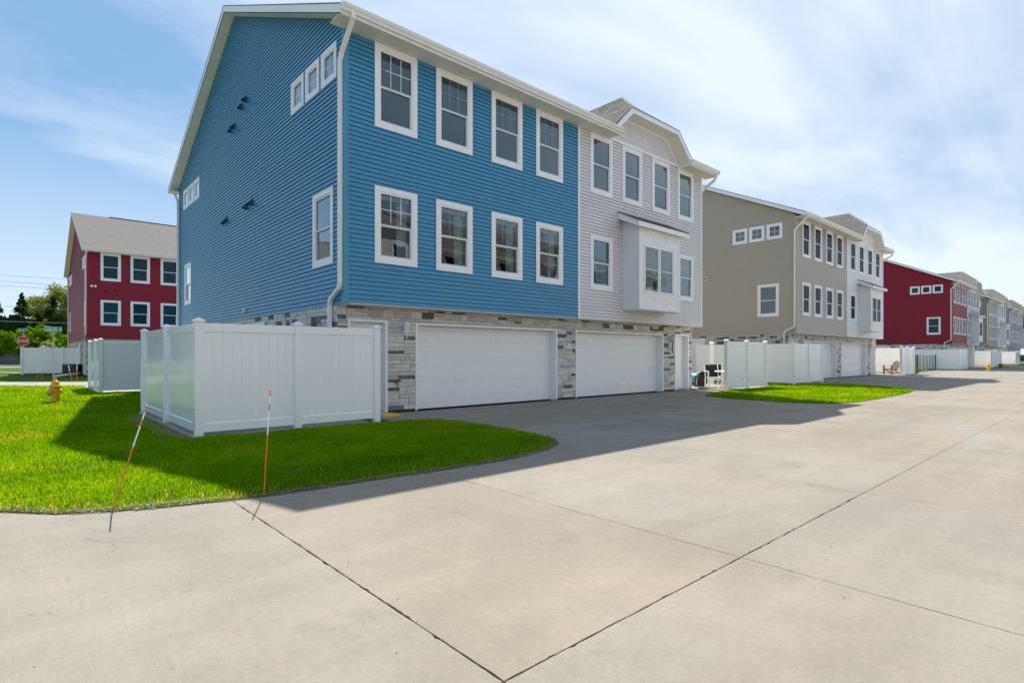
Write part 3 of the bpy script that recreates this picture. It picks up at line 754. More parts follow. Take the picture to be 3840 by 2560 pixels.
    for k in range(rows):
        s = k * rl; ys = f - 0.03 if s < hipl else f - 0.03 + (yh - f) * (s - hipl) / (slope_len - hipl)
        ye = (e1.z + ud.z * s - ze) / SLOPE - 0.5 if s > 0 else -0.45
        ye = yr - (yr - (-0.5)) * (1 - s / slope_len)
        y = ys; w = 0.33 if big else 0.5
        y += rnd.uniform(0, 0.2) - 0.2
        while y < ye:
            a, b = max(y, ys), min(y + w - 0.008, ye)
            if b - a > 0.03:
                dd = 0.010 + 0.008 * rnd.random(); o = Vector((C0 - hb, 0, ze)) + ud * s + nrm * 0.016; o2 = o + ud * rl * (1.05 if k < rows - 1 else 0.93)
                q = [(o.x, a, o.z), (o.x, b, o.z), (o2.x, b, o2.z), (o2.x, a, o2.z)]; t2 = [(o.x + nrm.x * dd, a, o.z + nrm.z * dd), (o.x + nrm.x * dd, b, o.z + nrm.z * dd), (o2.x, b, o2.z), (o2.x, a, o2.z)]
                mb = MB() if big and count < 260 else tabs
                n = len(mb.v); mb.v += q[:2] + t2; mb.f += [(n, n + 1, n + 3, n + 2), (n + 2, n + 3, n + 4, n + 5), (n, n + 2, n + 5), (n + 1, n + 4, n + 3)]
                if mb is not tabs: obj('shingle', mb, SHINGLE, dorm, fix=False); count += 1
            y += w
    if tabs.v: o = obj('shingles', tabs, SHINGLE, dorm, fix=False); o['kind'] = 'stuff'
    # gable face
    gx0, gx1, gx2, gx3, gz1 = 9.09, 9.92, 12.36, 13.19, 9.27
    obj('dormer_wall', MB().prism([(gx0, 8.42), (gx3, 8.42), (gx2, gz1), (gx1, gz1)], -0.05, -0.001, FRONT), matB, H)
    if big:
        rnd = random.Random(3); v = 8.50; row = 0
        while v < gz1 - 0.02:
            v2 = min(v + 0.15, gz1); sl_ = (gx1 - gx0) / (gz1 - 8.42); a = gx0 + sl_ * (v2 - 8.42); b = gx3 - sl_ * (v2 - 8.42); u = a + (0.09 if row % 2 else 0.0) - 0.1
            while u < b:
                w = rnd.choice([0.13, 0.16, 0.19, 0.22]); p_, q_ = max(u, a), min(u + w - 0.006, b); t_ = rnd.uniform(0.010, 0.014)
                if q_ - p_ > 0.03: obj('shake', MB().hexa([FRONT(p_, v, 0), FRONT(q_, v, 0), FRONT(q_, v, t_), FRONT(p_, v, t_), FRONT(p_, v2, 0), FRONT(q_, v2, 0), FRONT(q_, v2, 0.004), FRONT(p_, v2, 0.004)]), matB, H)
                u += w
            v = v2; row += 1
    obj('frieze_board', MB().box(gx0 - 0.35, gx3 + 0.42, -0.026, 0.0, 8.425, 8.525), TRIM, H)
    fr = MB()
    def band(o_, i_, y0, y1):
        for k in range(len(o_) - 1): fr.hexa([(o_[k][0], y0, o_[k][1]), (o_[k + 1][0], y0, o_[k + 1][1]), (i_[k + 1][0], y0, i_[k + 1][1]), (i_[k][0], y0, i_[k][1]), (o_[k][0], y1, o_[k][1]), (o_[k + 1][0], y1, o_[k + 1][1]), (i_[k + 1][0], y1, i_[k + 1][1]), (i_[k][0], y1, i_[k][1])])
    outer = [(C0 - hb, ze - 0.04), (C0 - ht, zt - 0.005), (C0 + ht, zt - 0.005), (C0 + hb, ze - 0.04)]
    inner = [(C0 - hb + 0.10, ze - 0.15), (C0 - ht + 0.075, zt - 0.165), (C0 + ht - 0.075, zt - 0.165), (C0 + hb - 0.10, ze - 0.15)]
    band(outer, inner, f - 0.025, f); obj('gable_fascia', fr, TRIM, H)
    fr = MB(); mid_ = [(C0 - hb + 0.06, ze - 0.12), (C0 - ht + 0.055, zt - 0.125), (C0 + ht - 0.055, zt - 0.125), (C0 + hb - 0.06, ze - 0.12)]
    band(mid_, [(a + (0.03 if a < C0 else -0.03), b - 0.025) for a, b in mid_], f, 0.02); obj('gable_soffit', fr, CREAM, H)
    fr = MB(); band([(gx0 - 0.13, 8.44), (gx1 - 0.06, gz1 + 0.07), (gx2 + 0.06, gz1 + 0.07), (gx3 + 0.13, 8.44)], [(gx0, 8.44), (gx1, gz1 - 0.03), (gx2, gz1 - 0.03), (gx3, 8.44)], -0.045, 0.0); obj('gable_trim', fr, TRIM, H)
    for x in (C0 - hb - 0.02, C0 + hb - 0.16): obj('return_box', MB().box(x, x + 0.18, f, 0.0, 8.41, 8.60), TRIM, H)
    # ---- bay window
    bay = obj('bay_window', MB().prism([(0.0, 2.88), (0.0, 6.09), (BYF, 5.78), (BYF, 2.88)], BAY0, BAY1, lambda u, v, w: (w, -u, v)), WHITES, H)
    bt = MB(); y0, y1 = -BYF - 0.014, -BYF
    for x in (BAY0, BAY1 - 0.13): bt.box(x, x + 0.13, y0, y1, 2.90, 5.55)
    bt.box(BAY0 + 0.13, BAY1 - 0.13, y0, y1, 2.90, 3.02); bt.box(BAY0 + 0.13, BAY1 - 0.13, y0, y1, 3.32, 3.42); bt.box(BAY0 + 0.13, BAY1 - 0.13, y0, y1, 5.06, 5.16); bt.box(BAY0 + 0.13, BAY1 - 0.13, y0, y1, 5.40, 5.55)
    for k in range(1, 3):
        x = BAY0 + 0.13 + (BAY1 - BAY0 - 0.26) * k / 3
        bt.box(x - 0.02, x + 0.02, y0, y1, 3.02, 3.32); bt.box(x - 0.02, x + 0.02, y0, y1, 5.16, 5.40)
    for x in (BAY0 + 0.34, BAY1 - 0.38): bt.box(x - 0.02, x + 0.02, y0, y1, 3.42, 5.06)
    obj('batten', bt, WHITES, bay)
    # two sashes side by side: recess the glass in a shallow frame on the bay front
    wm = MB(); xs = [(10.14, 10.98), (11.02, 11.86)]
    for a, b in xs:
        wm.box(a, a + 0.05, -BYF - 0.03, -BYF + 0.0, 3.46, 5.02); wm.box(b - 0.05, b, -BYF - 0.03, -BYF, 3.46, 5.02); wm.box(a + 0.05, b - 0.05, -BYF - 0.03, -BYF, 4.96, 5.02); wm.box(a + 0.05, b - 0.05, -BYF - 0.03, -BYF, 3.46, 3.52)
    obj('bay_sash', wm, TRIM, bay)
    for a, b in xs:
        obj('blind', MB().quad((a + 0.05, -BYF - 0.003, 3.52), (b - 0.05, -BYF - 0.003, 3.52), (b - 0.05, -BYF - 0.003, 4.96), (a + 0.05, -BYF - 0.003, 4.96)), BAYIN if big else DARK, bay, fix=False)
        obj('pane', MB().quad((a + 0.05, -BYF - 0.014, 3.52), (b - 0.05, -BYF - 0.014, 3.52), (b - 0.05, -BYF - 0.014, 4.96), (a + 0.05, -BYF - 0.014, 4.96)), GLASS if big else SCREENED, bay, fix=False)
        obj('meeting_rail', MB().box(a + 0.05, b - 0.05, -BYF - 0.022, -BYF - 0.004, 4.21, 4.25), SASHM, bay)
    br = MB(); X0, X1, yf, zf, zw = 9.56, 12.66, -0.88, 5.70, 6.12
    br.hexa([(X0, yf, zf), (X1, yf, zf), (X1, 0, zw), (X0, 0, zw), (X0, yf, zf + 0.025), (X1, yf, zf + 0.025), (X1, 0, zw + 0.025), (X0, 0, zw + 0.025)])
    brr = obj('bay_roof', br, SHINGLE_DARK, H)
    fb = MB(); fb.box(X0 + 0.02, X1 - 0.02, yf + 0.02, yf + 0.045, zf - 0.165, zf - 0.002)
    for x in (X0 + 0.02, X1 - 0.045): fb.hexa([(x, yf + 0.045, zf - 0.165), (x + 0.025, yf + 0.045, zf - 0.165), (x + 0.025, 0, zw - 0.22), (x, 0, zw - 0.22), (x, yf + 0.045, zf + 0.018), (x + 0.025, yf + 0.045, zf + 0.018), (x + 0.025, 0, zw - 0.002), (x, 0, zw - 0.002)])
    obj('bay_fascia', fb, TRIM, brr)
    obj('bay_soffit', MB().box(X0 + 0.05, X1 - 0.05, yf + 0.05, -BYF - 0.0, 5.575, 5.59), CREAM, brr)
    # ---- ground floor: ledge stone with doors set back in it
    ys = 0.42; OP = [(0.33, 1.21, 2.14), (2.10, 7.05, 2.12), (8.02, 12.88, 2.12), (13.79, 14.68, 2.14)]
    lowm = MB(); SF = lambda u, v, w: (u, ys - w, v)
    holed_wall(lowm, SF, -0.032, 0, 2.50, 0.0, WX, [(a - 0.02, b + 0.02, -0.1, t + 0.02) for a, b, t in OP]); lowm.quad((0.032, ys, 0), (0.032, DY, 0), (0.032, DY, 2.49), (0.032, ys, 2.49))
    obj('stone_backing', lowm, MORTAR, H, fix=False)
    def spans(v):
        out = []; u = 0.0
        for a, b, t in OP:
            if v < t + 0.075: out.append((u, a - 0.06)); u = b + 0.06
        out.append((u, WX)); return [s for s in out if s[1] - s[0] > 0.05]
    made = stones(H, SF, spans, 0.06, 2.495, 11, 262 if big else 0)
    gsp = lambda v: [(ys - 0.012, 5.05), (6.20, 15.99)] if v < 2.32 else [(ys - 0.012, 15.99)]
    GS = lambda u, v, w: (-w + 0.0, u, v)
    if big:
        stones(H, GS, lambda v: [(ys - 0.012, 5.05), (6.2, 8.0)] if v < 2.32 else [(ys - 0.012, 8.0)], 1.78, 2.478, 12, 38)
        stones(H, GS, lambda v: [(8.0, 15.99)], 1.78, 2.478, 13, 0); stones(H, GS, gsp, 0.06, 1.78, 14, 0)
    else: stones(H, GS, gsp, 0.06, 2.478, 12, 0)
    obj('entry_door', MB().box(0.01, 0.05, 5.15, 6.10, 0.05, 2.2), DOORW, H); obj('door_casing', MB().box(-0.03, 0.05, 5.05, 5.15, 0.0, 2.32).box(-0.03, 0.05, 6.10, 6.2, 0.0, 2.32).box(-0.03, 0.05, 5.15, 6.10, 2.2, 2.32), TRIM, H)
    for i, (a, b, t) in enumerate(OP):
        gar = i in (1, 2); dep = 0.26 if gar else 0.20
        frame_u(H, 'door_casing', a, b, t, 0.062, ys - 0.026, ys + 0.03, base=0.02)
        j = MB(); j.box(a - 0.02, a, ys + 0.03, ys + dep + 0.05, 0.0, t + 0.02); j.box(b, b + 0.02, ys + 0.03, ys + dep + 0.05, 0.0, t + 0.02); j.box(a, b, ys + 0.03, ys + dep + 0.05, t, t + 0.02)
        obj('door_jamb', j, TRIM, H)
        if gar:
            garage_door(H, a, b, t - 0.02, ys + dep, detail)
            obj('weather_strip', MB().box(a, b, ys + dep - 0.012, ys + dep + 0.03, 0.001, 0.014), RUBBER, H)
        elif full: entry_door(H, a, b, t - 0.005, ys + dep)
        else: obj('entry_door', MB().box(a, b, ys + dep, ys + dep + 0.04, 0.05, t), DOORW, H)
        if not gar: obj('threshold', MB().box(a, b, ys - 0.02, ys + dep, 0.02, 0.058), GALV, H)
    obj('base_flashing', MB().box(1.28, 2.03, ys - 0.012, ys + 0.03, 0.004, 0.056).box(7.12, 7.95, ys - 0.012, ys + 0.03, 0.004, 0.056).box(12.95, 13.72, ys - 0.012, ys + 0.03, 0.004, 0.056), RUBBER, H)
    if full:
        lantern(H, 1.72, ys - 0.01, 1.92, TRIM, FROST); lantern(H, 13.42, ys - 0.01, 1.92, GALV, FROST)
        db = obj('doorbell', MB().box(-0.028, 0.028, -0.022, 0, -0.06, 0.06), TRIM, H, (1.43, ys - 0.012, 1.16)); obj('lens', MB().box(-0.014, 0.014, -0.026, -0.02, -0.035, 0.03), BLACKM, db)
        db = obj('doorbell', MB().box(-0.025, 0.025, -0.022, 0, -0.055, 0.055), TRIM, H, (13.60, ys - 0.012, 1.12))
        hb_ = obj('hose_tap', MB().tube([(0, 0, 0), (0, -0.07, 0), (0, -0.11, -0.03), (0, -0.12, -0.07)], [0.016, 0.016, 0.018, 0.016], 8), principled('old_brass', (0.10, 0.075, 0.05), 0.5, 0.5, metal=0.5), H, (1.47, ys - 0.01, 0.72))
        obj('tap_handle', MB().lathe([(0.03, -0.085), (0.03, -0.075)], 8, (0, 0.03), 'y'), RED, hb_)
        pl = MB(); sides = 20; oo = []; ii = []
        for k in range(sides):
            t = 2 * math.pi * k / sides; oo.append((0.065 * math.cos(t), 0.205 * math.copysign(abs(math.sin(t)) ** 0.7, math.sin(t))))
        ii = [(a * 0.62, b * 0.82) for a, b in oo]
        pq = obj('thermometer', MB().prism(oo, 0, 0.025, lambda u, v, w: (u, -w, v)), BLACKM, H, (13.615, ys - 0.018, 1.67)); obj('dial', MB().prism(ii, 0.025, 0.03, lambda u, v, w: (u, -w, v)), TRIM, pq)
        obj('needle', MB().box(-0.006, 0.006, -0.034, -0.03, -0.11, 0.12), principled('thermometer_scale', (0.45, 0.45, 0.45), 0.5), pq)
    return H


# ------------------------------------------------------------------ white vinyl fences
def fence(label, pts, gaps=(), bury=0.0, name='vinyl_fence', pick=True, board=0.152):
    F = thing(name, label, 'fence', (pts[0][0], pts[0][1], 0), 0, 'white vinyl privacy fences')
    ox, oy = pts[0]
    def mk_post(): return MB().box(-0.064, 0.064, -0.064, 0.064, 0, 1.93).mesh('post', FENCE, bevel=0.006)
    def mk_cap():
        mb = MB(); rr = [(0.066, 1.915), (0.083, 1.925), (0.083, 1.945), (0.060, 1.962), (0.0, 1.995)]
        for k, (r, z) in enumerate(rr): mb.v += [(-r, -r, z), (r, -r, z), (r, r, z), (-r, r, z)]
        for k in range(len(rr) - 1):
            for q in range(4):
                q2 = (q + 1) % 4; mb.f.append((4 * k + q, 4 * k + q2, 4 * k + 4 + q2, 4 * k + 4 + q))
        return mb.mesh('cap', FENCE)
    for (x, y) in pts:
        p = put('post', cached('post', mk_post), F, (x - ox, y - oy, 0)); put('cap', cached('cap', mk_cap), p)
    for k, (a, b) in enumerate(zip(pts, pts[1:])):
        if k in gaps: continue
        d = Vector((b[0] - a[0], b[1] - a[1])); L = d.length - 0.12; ang = math.atan2(d.y, d.x); d.normalize()
        o = (a[0] - ox + d.x * 0.06, a[1] - oy + d.y * 0.06, 0)
        put('top_rail', cached(('tr', round(L, 3)), lambda: MB().box(0, L, -0.026, 0.026, 1.762, 1.905).mesh('rail', FENCE, bevel=0.004)), F, o, ang)
        put('bottom_rail', cached(('br', round(L, 3)), lambda: MB().box(0, L, -0.026, 0.026, 0.10, 0.245).mesh('rail', FENCE, bevel=0.004)), F, o, ang)
        n = max(1, int(round(L / board))); w = L / n
        if pick:
            me = cached(('pk', round(w, 4)), lambda: MB().box(0.001, w - 0.001, -0.011, 0.011, 0.23, 1.78).box(-0.001, 0.001, -0.008, 0.008, 0.235, 1.775).mesh('board', FENCE, bevel=0.0008))
            for i in range(n): put('board', me, F, (o[0] + d.x * w * i, o[1] + d.y * w * i, 0), ang)
        else:
            mb = MB()
            for i in range(n): mb.box(i * w + 0.002, (i + 1) * w - 0.002, -0.011, 0.011, 0.23, 1.78)
            q = obj('boards', mb, FENCE, F, o, ang); q['kind'] = 'stuff'
    return F


# ------------------------------------------------------------------ ground
def sheet(name, pts, z, mat, kind='structure', parent=None, thick=0.0):
    mb = MB()
    if thick: mb.prism(pts, z - thick, z, lambda u, v, w: (u, v, w))
    else: mb.poly([(x, y, z) for x, y in pts])
    o = obj(name, mb, mat, parent)
    if thick == 0:
        for p in o.data.polygons:
            if p.normal.z < 0: p.flip()
    if kind and not parent: o['kind'] = kind
    return o


sheet('ground', [(-700, -500), (900, -500), (900, 900), (-700, 900)], -0.09, principled('dry_ground', (0.115, 0.125, 0.062), 0.95, 0.1, var=0.3, scale=0.05))
sheet('side_street', [(-22, -10), (-14.02, -10), (-14.02, 11.8), (-8.1, 12.5), (-8.1, 40), (-15.5, 45), (-22, 45)], -0.03, CONC2)
sheet('driveway', [(7, 35.0), (60, 35.0), (60, 45.9), (7, 45.9)], -0.03, CONC2)
sheet('verge', [(-9, 39.4), (3.4, 36.6), (7, 36.0), (7, 60), (-9, 60)], -0.06, THATCH)
sheet('far_lawn', [(-60, 57), (60, 57), (60, 79.4), (-60, 79.4)], -0.055, THATCH)
sheet('far_verge', [(-200, 113), (90, 113), (90, 150), (-200, 150)], -0.04, THATCH)
sheet('back_pavement', [(-60, -60), (120, -60), (120, -16.1), (-60, -16.1)], -0.05, CONC2)
lane = sheet('lane', [(-14, -16), (175, -16), (175, 11.9), (-14, 11.9)], -0.035, JOINTM)


def slab(x0, x1, y0, y1, g=(0.003, 0.003, 0.003, 0.003), rough=(0, 0, 0, 0), mat=None, seed=0):
    """one concrete slab; g = half joint on left, right, bottom, top; rough = ragged edge amount in the same order"""
    rnd = random.Random(seed); ax, bx, ay, by = x0 + g[0], x1 - g[1], y0 + g[2], y1 - g[3]
    def edge(p, q, nrm, amt):
        d = Vector(q) - Vector(p); out = []
        n = max(1, int(d.length / 0.035)) if amt else 1; drift = 0
        for k in range(n):
            t = k / n; o = 0
            if amt and 0 < k:
                drift = 0.7 * drift + rnd.uniform(-1, 1) * amt * 0.5; o = max(-0.001, amt * 0.4 + drift)
                if rnd.random() < 0.05: o += amt * rnd.uniform(1, 2.6)
            out.append((p[0] + d.x * t + nrm[0] * o, p[1] + d.y * t + nrm[1] * o))
        return out
    pts = edge((ax, ay), (bx, ay), (0, 1), rough[2]) + edge((bx, ay), (bx, by), (-1, 0), rough[1]) + edge((bx, by), (ax, by), (0, -1), rough[3]) + edge((ax, by), (ax, ay), (1, 0), rough[0])
    mb = MB(); n = len(pts); mb.v += [(x, y, 0.0) for x, y in pts] + [(x, y, -0.034) for x, y in pts]; mb.f.append(tuple(range(n)))
    for k in range(n): mb.f.append((k, (k + 1) % n, n + (k + 1) % n, n + k))
    return obj('slab', mb, mat or CONC, lane)


XJ = [-14, -6.5, -2.6, 1.53, 3.67, 6.30, 8.50, 10.40, 12.55, 14.7, 16.85, 19.0, 21.1, 23.3, 25.4, 27.6, 29.7, 31.9, 34, 36.2, 38.3, 44, 50, 56, 62, 68, 80, 92, 104, 116, 128, 140, 175]
wid = {1.53: (0.0038, 0.0042), 3.67: (0.0026, 0.0016), 6.30: (0.0020, 0.0008)}
for i, (a, b) in enumerate(zip(XJ, XJ[1:])):
    ga, gb = wid.get(a, (0.0024, 0)), wid.get(b, (0.0024, 0))
    jy = (0.0036, 0.0038) if b < 7 else (0.0028, 0.002) if b < 11 else (0.0026, 0)
    if a == -14 or b in (-2.6, 1.53):
        continue
    slab(a, b, -16 if b > 40 else -9, 1.75, (ga[0], gb[0], 0.003, jy[0]), (ga[1], gb[1], 0, jy[1]), seed=i)
    slab(a, b, 1.75, 5.40, (ga[0], gb[0], jy[0], 0.003), (ga[1], gb[1], jy[1], 0.001 if b < 14 else 0), seed=100 + i)
slab(-14, 1.53, -9, 1.75, (0.003, 0.0038, 0.003, 0.004), (0, 0.0042, 0, 0.002), seed=61)
slab(-14, 1.53, 1.75, 11.85, (0.003, 0.0038, 0.004, 0.003), (0, 0.0042, 0.002, 0), seed=62)
for (xa, xb) in ((1.53, 5.9),): slab(xa, xb, 5.40, 10.0, seed=63)
AX = [5.9, 9.05, 11.2, 13.3, 15.5, 17.6, 20.1, 26.5, 30.2, 34.4, 38.7, 42.0, 45.0, 54, 66, 78, 90, 104, 120, 140, 175]
for i, (a, b) in enumerate(zip(AX, AX[1:])):
    far = a > 20
    ys = [5.40, 11.66] if far else [5.40, 7.55, 9.62, 11.66]
    for j, (c, d) in enumerate(zip(ys, ys[1:])): slab(a, b, c, d, (0.0022,) * 3 + (0.006 if d > 11 else 0.0022,), (0, 0, 0, 0.002 if not far else 0), seed=200 + 10 * i + j)
# hairline crack running west from the first joint
cr_ = MB(); pth = [(1.53, 3.48), (1.28, 3.545), (1.11, 3.585), (0.92, 3.62), (0.80, 3.645), (0.62, 3.70), (0.46, 3.72), (0.2, 3.80), (-0.03, 3.91)]
for k, (p, q) in enumerate(zip(pth, pth[1:])):
    n = 6
    for i in range(n):
        if random.random() < 0.45: continue
        a = Vector(p).lerp(Vector(q), i / n); b = Vector(p).lerp(Vector(q), (i + random.uniform(0.5, 1.0)) / n); w = random.uniform(0.0008, 0.0022)
        d = (b - a).normalized(); nn = Vector((-d.y, d.x)) * w; c = (a + b) / 2 + Vector((-d.y, d.x)) * random.uniform(-0.006, 0.006)
        cr_.poly([(a.x, a.y, 0.004), (c.x + nn.x, c.y + nn.y, 0.004), (b.x, b.y, 0.004), (c.x - nn.x, c.y - nn.y, 0.004)])
def crack(x, y, a, L, seed):
    r_ = random.Random(seed); p = Vector((x, y)); n = int(L / 0.05)
    for i in range(n):
        a += r_.uniform(-0.28, 0.28); q = p + Vector((math.cos(a), math.sin(a))) * 0.05; w = r_.uniform(0.0006, 0.0016) * (1 - 0.6 * i / n); nn = Vector((-math.sin(a), math.cos(a))) * w
        if r_.random() > 0.12: cr_.poly([(p.x - nn.x, p.y - nn.y, 0.004), (p.x + nn.x, p.y + nn.y, 0.004), (q.x + nn.x, q.y + nn.y, 0.004), (q.x - nn.x, q.y - nn.y, 0.004)])
        p = q
crack(3.69, 2.35, 0.25, 1.5, 1); crack(6.28, 3.6, 2.9, 1.1, 2); crack(8.6, 4.4, -0.4, 1.6, 5); crack(0.4, 5.2, -1.2, 1.0, 6)
tag(obj('crack', cr_, JOINTM, lane), kind='stuff')
# oil drips in front of the first garage door
OIL = principled('oil_stain', (0.19, 0.165, 0.13), 0.6, 0.3, var=0.2)
oil = MB(); rr_ = random.Random(4)
for (x, y, r) in ((8.35, 6.9, 0.10), (8.55, 6.97, 0.08), (8.72, 6.74, 0.12), (8.62, 6.62, 0.07), (8.38, 6.45, 0.09), (8.25, 6.52, 0.05), (8.5, 6.75, 0.04), (8.8, 6.9, 0.05), (11.85, 8.55, 0.10), (11.98, 8.45, 0.06)):
    k = 13; oil.poly([(x + r * rr_.uniform(0.55, 1.1) * math.cos(2 * math.pi * i / k), y + 0.7 * r * rr_.uniform(0.5, 1.1) * math.sin(2 * math.pi * i / k), 0.004) for i in range(k)])
tag(obj('oil_stain', oil, OIL, lane), kind='stuff')

# patios beside the houses, the small street behind, its pavement and the main road
def patio(x0, x1, y0, y1): return sheet('patio', [(x0, y0), (x1, y0), (x1, y1), (x0, y1)], 0.045, CONC2, thick=0.12)


STREET = [(-30, 57.5), (-0.45, 33.1), (2.37, 30.5), (5.2, 29.6), (120, 29.6), (120, 35.6), (6, 35.6), (2.8, 36.4), (-0.55, 39.5), (-30, 64.5)]
sheet('street', STREET, -0.02, CONC2)
sheet('sidewalk', [(-30, 87), (-0.9, 61.0), (0.6, 56.6), (3, 55.2), (3.2, 56.8), (0.9, 58.4), (-0.7, 62.6), (-30, 89.5)], -0.02, CONC2)
sheet('main_road', [(-200, 84), (120, 84), (120, 108), (-200, 108)], -0.05, ASPH)
sheet('sidewalk', [(-200, 79.5), (60, 82.2), (60, 84.0), (-200, 82.6)], -0.02, CONC2)
sheet('sidewalk', [(-200, 108), (60, 108), (60, 113), (-200, 113)], -0.03, CONC2)

ISL1 = [(-8, 10.6), (-3, 10.0), (-1.2, 8.6), (-0.5, 7.2), (-0.09, 6.58), (0.26, 6.17), (0.63, 5.95), (0.99, 5.80), (1.42, 5.68), (1.73, 5.60), (2.64, 5.53), (2.98, 5.52), (3.71, 5.47), (4.18, 5.44), (4.70, 5.43), (5.15, 5.48), (5.68, 5.60), (6.14, 5.81), (6.36, 5.97), (6.56, 6.25), (6.74, 6.75), (6.82, 7.5), (6.88, 8.6), (6.86, 9.3), (6.70, 9.8), (6.2, 10.05), (5.54, 10.12), (3.7, 10.11), (2.12, 10.11), (2.12, 15.45), (5.2, 15.45), (5.2, 24.5), (2.2, 24.5), (2.2, 29.9), (2.37, 30.5), (-0.45, 33.1), (-8, 39.6)]
ISL2 = [(17.05, 7.78), (17.30, 9.50), (18.98, 9.62), (20.15, 10.08), (23.72, 10.08), (23.72, 13.0), (24.0, 20.0), (26.4, 20.0), (26.45, 10.1), (27.99, 9.75), (28.75, 8.9), (28.64, 7.95), (27.62, 6.59), (26.15, 5.55), (24.5, 5.32), (22.35, 5.22), (20.2, 5.20), (18.06, 5.27), (17.02, 5.69), (16.71, 6.35)]
ISL2 = [(16.9, 8.6), (17.3, 9.5), (18.6, 9.95), (20.15, 10.10), (23.72, 10.10), (23.8, 20.0), (26.4, 20.0), (26.45, 10.12), (28.6, 10.05), (29.0, 9.4), (28.75, 8.2), (27.62, 6.59), (26.15, 5.55), (24.5, 5.32), (22.35, 5.22), (20.2, 5.20), (18.06, 5.27), (17.02, 5.69), (16.71, 6.6)]
ISL3 = [(48.2, 12.2), (64.2, 12.2), (64.2, 26), (48.2, 26)]
ISL4 = [(80, 10.1), (86.0, 10.1), (86, 12), (88, 12), (88.2, 8), (86.5, 6.2), (82, 6.0), (79, 7.5)]
ISL5 = [(101.5, 10.1), (104.8, 10.1), (104.9, 9.0), (130, 9.0), (130, 7.2), (101, 6.4)]


def inside(P, poly):
    x, y = P[:, 0], P[:, 1]; r = np.zeros(len(P), bool); n = len(poly)
    for i in range(n):
        x1, y1 = poly[i]; x2, y2 = poly[(i + 1) % n]
        c = ((y1 > y) != (y2 > y)); xx = (x2 - x1) * (y - y1) / ((y2 - y1) if y2 != y1 else 1e-9) + x1
        r ^= c & (x < xx)
    return r


def edge_dist(P, line):
    d = np.full(len(P), 1e9)
    for (a, b) in zip(line, line[1:]):
        a = np.array(a); b = np.array(b); ab = b - a; t = np.clip(((P - a) @ ab) / (ab @ ab), 0, 1); d = np.minimum(d, np.hypot(*(P - (a + t[:, None] * ab)).T))
    return d


def vnoise(P, s, seed):
    r = np.random.default_rng(seed); G = r.random((256, 256)); q = P / s; i = np.floor(q).astype(int); f = q - i; f = f * f * (3 - 2 * f)
    g = lambda a, b: G[(i[:, 0] + a) % 256, (i[:, 1] + b) % 256]
    return (g(0, 0) * (1 - f[:, 0]) + g(1, 0) * f[:, 0]) * (1 - f[:, 1]) + (g(0, 1) * (1 - f[:, 0]) + g(1, 1) * f[:, 0]) * f[:, 1]


def blades_mesh(name, P, h, w, tint, mat, segs=2, z0=0.0, lean=0.5):
    n = len(P); th = rng.uniform(0, 2 * np.pi, n); lh = rng.uniform(0.1, lean, n) * h; la = rng.uniform(0, 2 * np.pi, n)
    dx = np.cos(th) * w / 2; dy = np.sin(th) * w / 2; lx = np.cos(la) * lh; ly = np.sin(la) * lh
    if segs == 2:
        V = np.zeros((n, 5, 3)); V[:, 0] = np.c_[P[:, 0] - dx, P[:, 1] - dy, np.full(n, z0)]; V[:, 1] = np.c_[P[:, 0] + dx, P[:, 1] + dy, np.full(n, z0)]
        V[:, 2] = np.c_[P[:, 0] - dx * .8 + lx * .3, P[:, 1] - dy * .8 + ly * .3, z0 + h * .55]; V[:, 3] = np.c_[P[:, 0] + dx * .8 + lx * .3, P[:, 1] + dy * .8 + ly * .3, z0 + h * .55]
        V[:, 4] = np.c_[P[:, 0] + lx, P[:, 1] + ly, z0 + np.sqrt(np.maximum(h * h - (lh * .6) ** 2, 1e-6))]
        tri = np.array([[0, 1, 3], [0, 3, 2], [2, 3, 4]]); k = 5
    else:
        V = np.zeros((n, 3, 3)); V[:, 0] = np.c_[P[:, 0] - dx, P[:, 1] - dy, np.full(n, z0)]; V[:, 1] = np.c_[P[:, 0] + dx, P[:, 1] + dy, np.full(n, z0)]; V[:, 2] = np.c_[P[:, 0] + lx, P[:, 1] + ly, z0 + h]
        tri = np.array([[0, 1, 2]]); k = 3
    return tri_mesh(name, V.reshape(-1, 3), (np.arange(n)[:, None, None] * k + tri[None]).reshape(-1, 3), np.repeat(tint, k), mat)


def tri_mesh(name, V, T, tint, mat):
    me = bpy.data.meshes.new(name); me.vertices.add(len(V)); me.vertices.foreach_set('co', V.astype(np.float32).ravel())
    me.loops.add(len(T) * 3); me.loops.foreach_set('vertex_index', T.astype(np.int32).ravel()); me.polygons.add(len(T))
    me.polygons.foreach_set('loop_start', np.arange(0, len(T) * 3, 3, dtype=np.int32)); me.polygons.foreach_set('loop_total', np.full(len(T), 3, np.int32))
    me.update(calc_edges=True)
    a = me.attributes.new('tint', 'FLOAT', 'POINT'); a.data.foreach_set('value', tint.astype(np.float32)); me.materials.append(mat)
    return me


